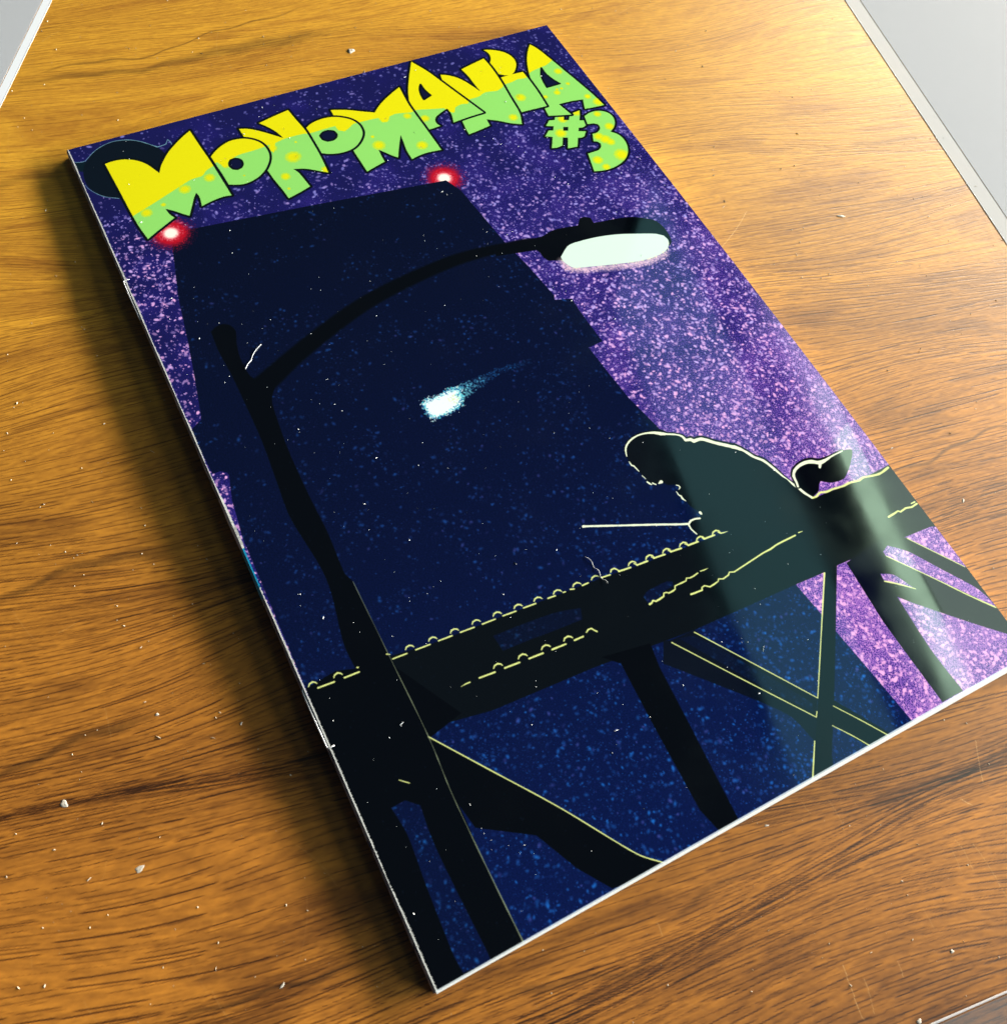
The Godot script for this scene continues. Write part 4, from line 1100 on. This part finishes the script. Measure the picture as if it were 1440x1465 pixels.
# The fold on the left: paper cracked white along the crease, with traces of ink.
func build_spine() -> void:
	var st := SurfaceTool.new()
	st.begin(Mesh.PRIMITIVE_TRIANGLES)
	st.set_smooth_group(1)
	var n := 240
	var a := 7
	var wear := FastNoiseLite.new()
	wear.seed = 5
	wear.frequency = 0.11
	var ring := func(k: int, j: int) -> Vector3:
		var v := float(k) / n
		var low := lift(0.0, v)
		var mid := (low + TOP + bulge(0.0, v)) * 0.5
		var r := (TOP + bulge(0.0, v) - low) * 0.5
		var t := PI * j / a
		return Vector3(-BOOK_W / 2.0 - sin(t) * r * (0.42 + 0.10 * wear.get_noise_1d(k)), mid + cos(t) * r, (v - 0.5) * BOOK_H)
	for k in n:
		for j in a:
			for c in [[k, j], [k, j + 1], [k + 1, j + 1], [k, j], [k + 1, j + 1], [k + 1, j]]:
				var v := float(c[0]) / n
				var w := wear.get_noise_2d(c[0] * 2.0, c[1] * 3.0)
				var col := Color(0.55, 0.56, 0.55)
				if v > 0.575 and v < 0.63:
					col = Color(0.12, 0.50, 0.66)
				elif v > 0.515 and v < 0.575:
					col = Color(0.82, 0.82, 0.80)
				elif w > 0.12:
					col = Color(0.28, 0.28, 0.32)
				elif w < -0.30:
					col = Color(0.06, 0.07, 0.13)
				st.set_color(col)
				st.add_vertex(ring.call(c[0], c[1]))
	var m := mat(Color(1, 1, 1), 0.7)
	m.vertex_color_use_as_albedo = true
	commit("spine", st, m, book)

func build_staple(z: float) -> void:
	var st := SurfaceTool.new()
	st.begin(Mesh.PRIMITIVE_TRIANGLES)
	var x := -BOOK_W / 2.0
	var y := TOP + bulge(0.0, z / BOOK_H + 0.5) - 0.00024
	var path := [Vector3(x + 0.0010, y, z - 0.0063), Vector3(x - 0.0001, y, z - 0.0064), Vector3(x - 0.00040, y, z - 0.0061), Vector3(x - 0.00045, y, z - 0.0052)]
	for k in 5:
		path.append(Vector3(x - 0.00046 - 0.00003 * sin(k), y, lerpf(z - 0.004, z + 0.004, k / 4.0)))
	path.append_array([Vector3(x - 0.00045, y, z + 0.0052), Vector3(x - 0.00040, y, z + 0.0061), Vector3(x - 0.0001, y, z + 0.0064), Vector3(x + 0.0010, y, z + 0.0063)])
	var radii := []
	for k in path.size():
		radii.append(0.00021)
	add_tube(st, path, radii, 10)
	var m := mat(Color(0.46, 0.47, 0.49), 0.35)
	m.metallic = 0.5
	commit("staple", st, m, book)

# ------------------------------------------------------------------ plastic sleeves at the corners of the table
func sheet(st: SurfaceTool, c: Array, low: float, high: float) -> void:
	st.set_smooth_group(-1)
	var n := c.size()
	for k in range(1, n - 1):
		for q in [c[0], c[k], c[k + 1]]:
			st.add_vertex(Vector3(q.x, high, q.y))
		for q in [c[0], c[k + 1], c[k]]:
			st.add_vertex(Vector3(q.x, low, q.y))
	for k in n:
		var a: Vector2 = c[k]
		var b: Vector2 = c[(k + 1) % n]
		add_quad(st, Vector3(b.x, high, b.y), Vector3(a.x, high, a.y), Vector3(a.x, low, a.y), Vector3(b.x, low, b.y))

# corner + two directions -> clockwise rectangle (seen from above)
func rect(corner: Vector2, along: Vector2, across: Vector2, a0: float, a1: float, b0: float, b1: float) -> Array:
	return [corner + along * a0 + across * b0, corner + along * a1 + across * b0, corner + along * a1 + across * b1, corner + along * a0 + across * b1]

func clear_film(alpha: float, rough: float) -> StandardMaterial3D:
	var m := StandardMaterial3D.new()
	m.transparency = BaseMaterial3D.TRANSPARENCY_ALPHA
	m.albedo_color = Color(0.95, 0.96, 0.98, alpha)
	m.roughness = rough
	m.metallic_specular = 0.6
	return m

func sleeve(label: String, edge_a: Vector2, edge_b: Vector2, far: float, board: bool, seam: float, tone := Color(0.41, 0.435, 0.48), weld_tone := Color(0.86, 0.87, 0.88, 0.48)) -> void:
	# the near edge runs from edge_a to edge_b and the sleeve lies to the right of that line
	var o := thing("plastic_sleeve", label, "plastic sleeve", Vector3.ZERO)
	var along := (edge_b - edge_a).normalized()
	var across := Vector2(-along.y, along.x)
	var l := edge_a.distance_to(edge_b)
	var st := SurfaceTool.new()
	st.begin(Mesh.PRIMITIVE_TRIANGLES)
	if board:
		sheet(st, rect(edge_a, along, across, 0.002, l - 0.002, seam, far), 0.00003, 0.00010)
		commit("backing_board", st, mat(tone, 0.45), o)
		st = SurfaceTool.new()
		st.begin(Mesh.PRIMITIVE_TRIANGLES)
		sheet(st, rect(edge_a, along, across, 0.0, l, seam - 0.0002, far + 0.004), 0.00011, 0.00013)
		commit("film", st, clear_film(0.22, 0.14), o)
		st = SurfaceTool.new()
		st.begin(Mesh.PRIMITIVE_TRIANGLES)
		# the flat welded seam outside the board
		sheet(st, rect(edge_a, along, across, 0.0, l, 0.0, seam - 0.0003), 0.00004, 0.00007)
		var weld := clear_film(0.60, 0.25)
		weld.albedo_color = weld_tone
		commit("seam", st, weld, o)
	else:
		sheet(st, rect(edge_a, along, across, 0.0, l, 0.0004, far), 0.00022, 0.00030)
		commit("film", st, clear_film(0.06, 0.10), o)
	st = SurfaceTool.new()
	st.begin(Mesh.PRIMITIVE_TRIANGLES)
	var path := []
	var radii := []
	for k in 25:
		var q := edge_a.lerp(edge_b, k / 24.0)
		path.append(Vector3(q.x, 0.00006 + 0.00001 * sin(k * 1.7), q.y) )
		radii.append(0.00006 if board else 0.00020 + 0.00004 * sin(k * 2.9))
	add_tube(st, path, radii, 8)
	commit("edge", st, clear_film(0.55, 0.2), o)

func build_sleeves() -> void:
	var t := SLEEVES
	sleeve("clear sleeve with white backing board at the far left corner", Vector2(t[0], t[1]) * MM, Vector2(t[2], t[3]) * MM, 0.14, true, 0.0026, Color(0.66, 0.68, 0.73), Color(0.95, 0.97, 1.0, 0.85))
	sleeve("clear sleeve with pale grey board and wide welded seam, far right corner", Vector2(t[4], t[5]) * MM, Vector2(t[6], t[7]) * MM, 0.14, true, 0.0052)
	sleeve("empty see-through plastic bag edge at the near right corner", Vector2(t[8], t[9]) * MM, Vector2(t[10], t[11]) * MM, 0.12, false, 0.0)

# ------------------------------------------------------------------ crumbs, fibres and dust
func flake(called: String, label: String, category: String, at: Vector3, size: Vector3, turn: float, c: Color, curl := 0.0, group := "") -> void:
	# an irregular bit: an uneven lens of two dozen faces, bent if curled
	var st := SurfaceTool.new()
	st.begin(Mesh.PRIMITIVE_TRIANGLES)
	st.set_smooth_group(1)
	var n := 14
	var rings := []
	for r in 4:
		var ring := []
		for k in n:
			var a := TAU * k / n
			var f: float = [1.0, 0.93, 0.6, 0.2][r]
			var wob := 1.0 + 0.16 * sin(a * 3.0 + size.x * 9000.0) + 0.10 * sin(a * 5.0 + turn * 7.0)
			var x := cos(a) * size.x * 0.5 * f * wob
			var z := sin(a) * size.z * 0.5 * f * wob + curl * x * x
			var y: float = size.y * [0.0, 0.42, 0.85, 1.0][r] * (1.0 + 0.15 * sin(a * 2.0 + turn))
			ring.append(Vector3(x, y, z))
		rings.append(ring)
	for r in 3:
		for k in n:
			var k2 := (k + 1) % n
			add_quad(st, rings[r][k], rings[r + 1][k], rings[r + 1][k2], rings[r][k2])
	for k in n:
		for v in [rings[3][k], Vector3(0, size.y, 0), rings[3][(k + 1) % n]]:
			st.add_vertex(v)
	var o := commit(called, st, mat(c, 0.7), self)
	o.position = at
	o.rotation.y = turn
	tag(o, label, category, group)

func fibre(label: String, pts: Array, thick: float, y: float) -> void:
	var st := SurfaceTool.new()
	st.begin(Mesh.PRIMITIVE_TRIANGLES)
	var path := []
	var radii := []
	for k in pts.size() - 1:
		for s in 5:
			var t := s / 5.0
			var p0: Vector2 = pts[maxi(k - 1, 0)]
			var p1: Vector2 = pts[k]
			var p2: Vector2 = pts[k + 1]
			var p3: Vector2 = pts[mini(k + 2, pts.size() - 1)]
			var q := p1.cubic_interpolate(p2, p0, p3, t)
			path.append(Vector3(q.x, y + 0.00012 * sin((k + t) * 1.9) + 0.00010, q.y))
			radii.append(thick * (1.0 - 0.35 * absf((k + t) / pts.size() - 0.5)))
	add_tube(st, path, radii, 6)
	var o := commit("fibre", st, mat(Color(0.62, 0.64, 0.66), 0.6), self)
	tag(o, label, "fibre")

func build_small_things() -> void:
	for k in CRUMBS.size():
		var c: Array = CRUMBS[k]
		flake("crumb" if c[7] != "flake" else "paper_flake", c[8], "crumb" if c[7] != "flake" else "flake", Vector3(c[0], 0.0, c[1]) * MM, Vector3(c[2] * 0.72, c[3] * 0.2, c[4] * 0.72) * MM, c[5], Color(0.50, 0.45, 0.38), c[6])
	for f in FIBRES:
		var pts := []
		var a: Array = f[0]
		for k in range(0, a.size(), 2):
			pts.append(Vector2(a[k], a[k + 1]) * MM)
		var u: float = pts[0].x / BOOK_W + 0.5
		var v: float = pts[0].y / BOOK_H + 0.5
		fibre(f[2], pts, f[1] * MM, TOP + bulge(u, v) if f[3] else 0.0)
	dust()

func grain_bit(st: SurfaceTool, p: Vector3, s: float) -> void:
	var n := 5
	var ring := []
	var a0 := rng.randf() * TAU
	var long := rng.randf_range(1.0, 2.2) if rng.randf() < 0.92 else rng.randf_range(3.0, 6.0)
	var turn := rng.randf() * TAU
	for k in n:
		var q := Vector2.from_angle(a0 + TAU * k / n) * s * rng.randf_range(0.6, 1.15)
		q.x *= long
		q.y /= sqrt(long)
		q = q.rotated(turn)
		ring.append(p + Vector3(q.x, 0.0, q.y))
	var tip := p + Vector3(0, s * rng.randf_range(0.6, 1.3), 0)
	for k in n:
		for v in [ring[k], tip, ring[(k + 1) % n]]:
			st.add_vertex(v)

func dust() -> void:
	var st := SurfaceTool.new()
	st.begin(Mesh.PRIMITIVE_TRIANGLES)
	st.set_smooth_group(-1)
	for k in 2600:
		var p := Vector3(rng.randf_range(-0.145, 0.22), 0.0, rng.randf_range(-0.18, 0.165))
		if absf(p.x) < BOOK_W / 2.0 + 0.001 and absf(p.z) < BOOK_H / 2.0 + 0.001:
			continue
		grain_bit(st, p, 0.00005 + 0.00017 * pow(rng.randf(), 3.0))
	var o := commit("table_dust", st, mat(Color(0.52, 0.44, 0.33), 0.8), self)
	tag(o, "scattered pale dust and lint specks all over the wooden table", "dust")
	o.set_meta("kind", "stuff")
	st = SurfaceTool.new()
	st.begin(Mesh.PRIMITIVE_TRIANGLES)
	st.set_smooth_group(-1)
	for k in 420:
		var u := rng.randf_range(0.01, 0.99)
		var v := rng.randf_range(0.01, 0.99)
		grain_bit(st, Vector3((u - 0.5) * BOOK_W, TOP + bulge(u, v), (v - 0.5) * BOOK_H), 0.00004 + 0.00014 * pow(rng.randf(), 3.5))
	o = commit("cover_dust", st, mat(Color(0.85, 0.87, 0.88), 0.8), self)
	tag(o, "tiny white dust specks lying on the dark comic cover", "dust")
	o.set_meta("kind", "stuff")
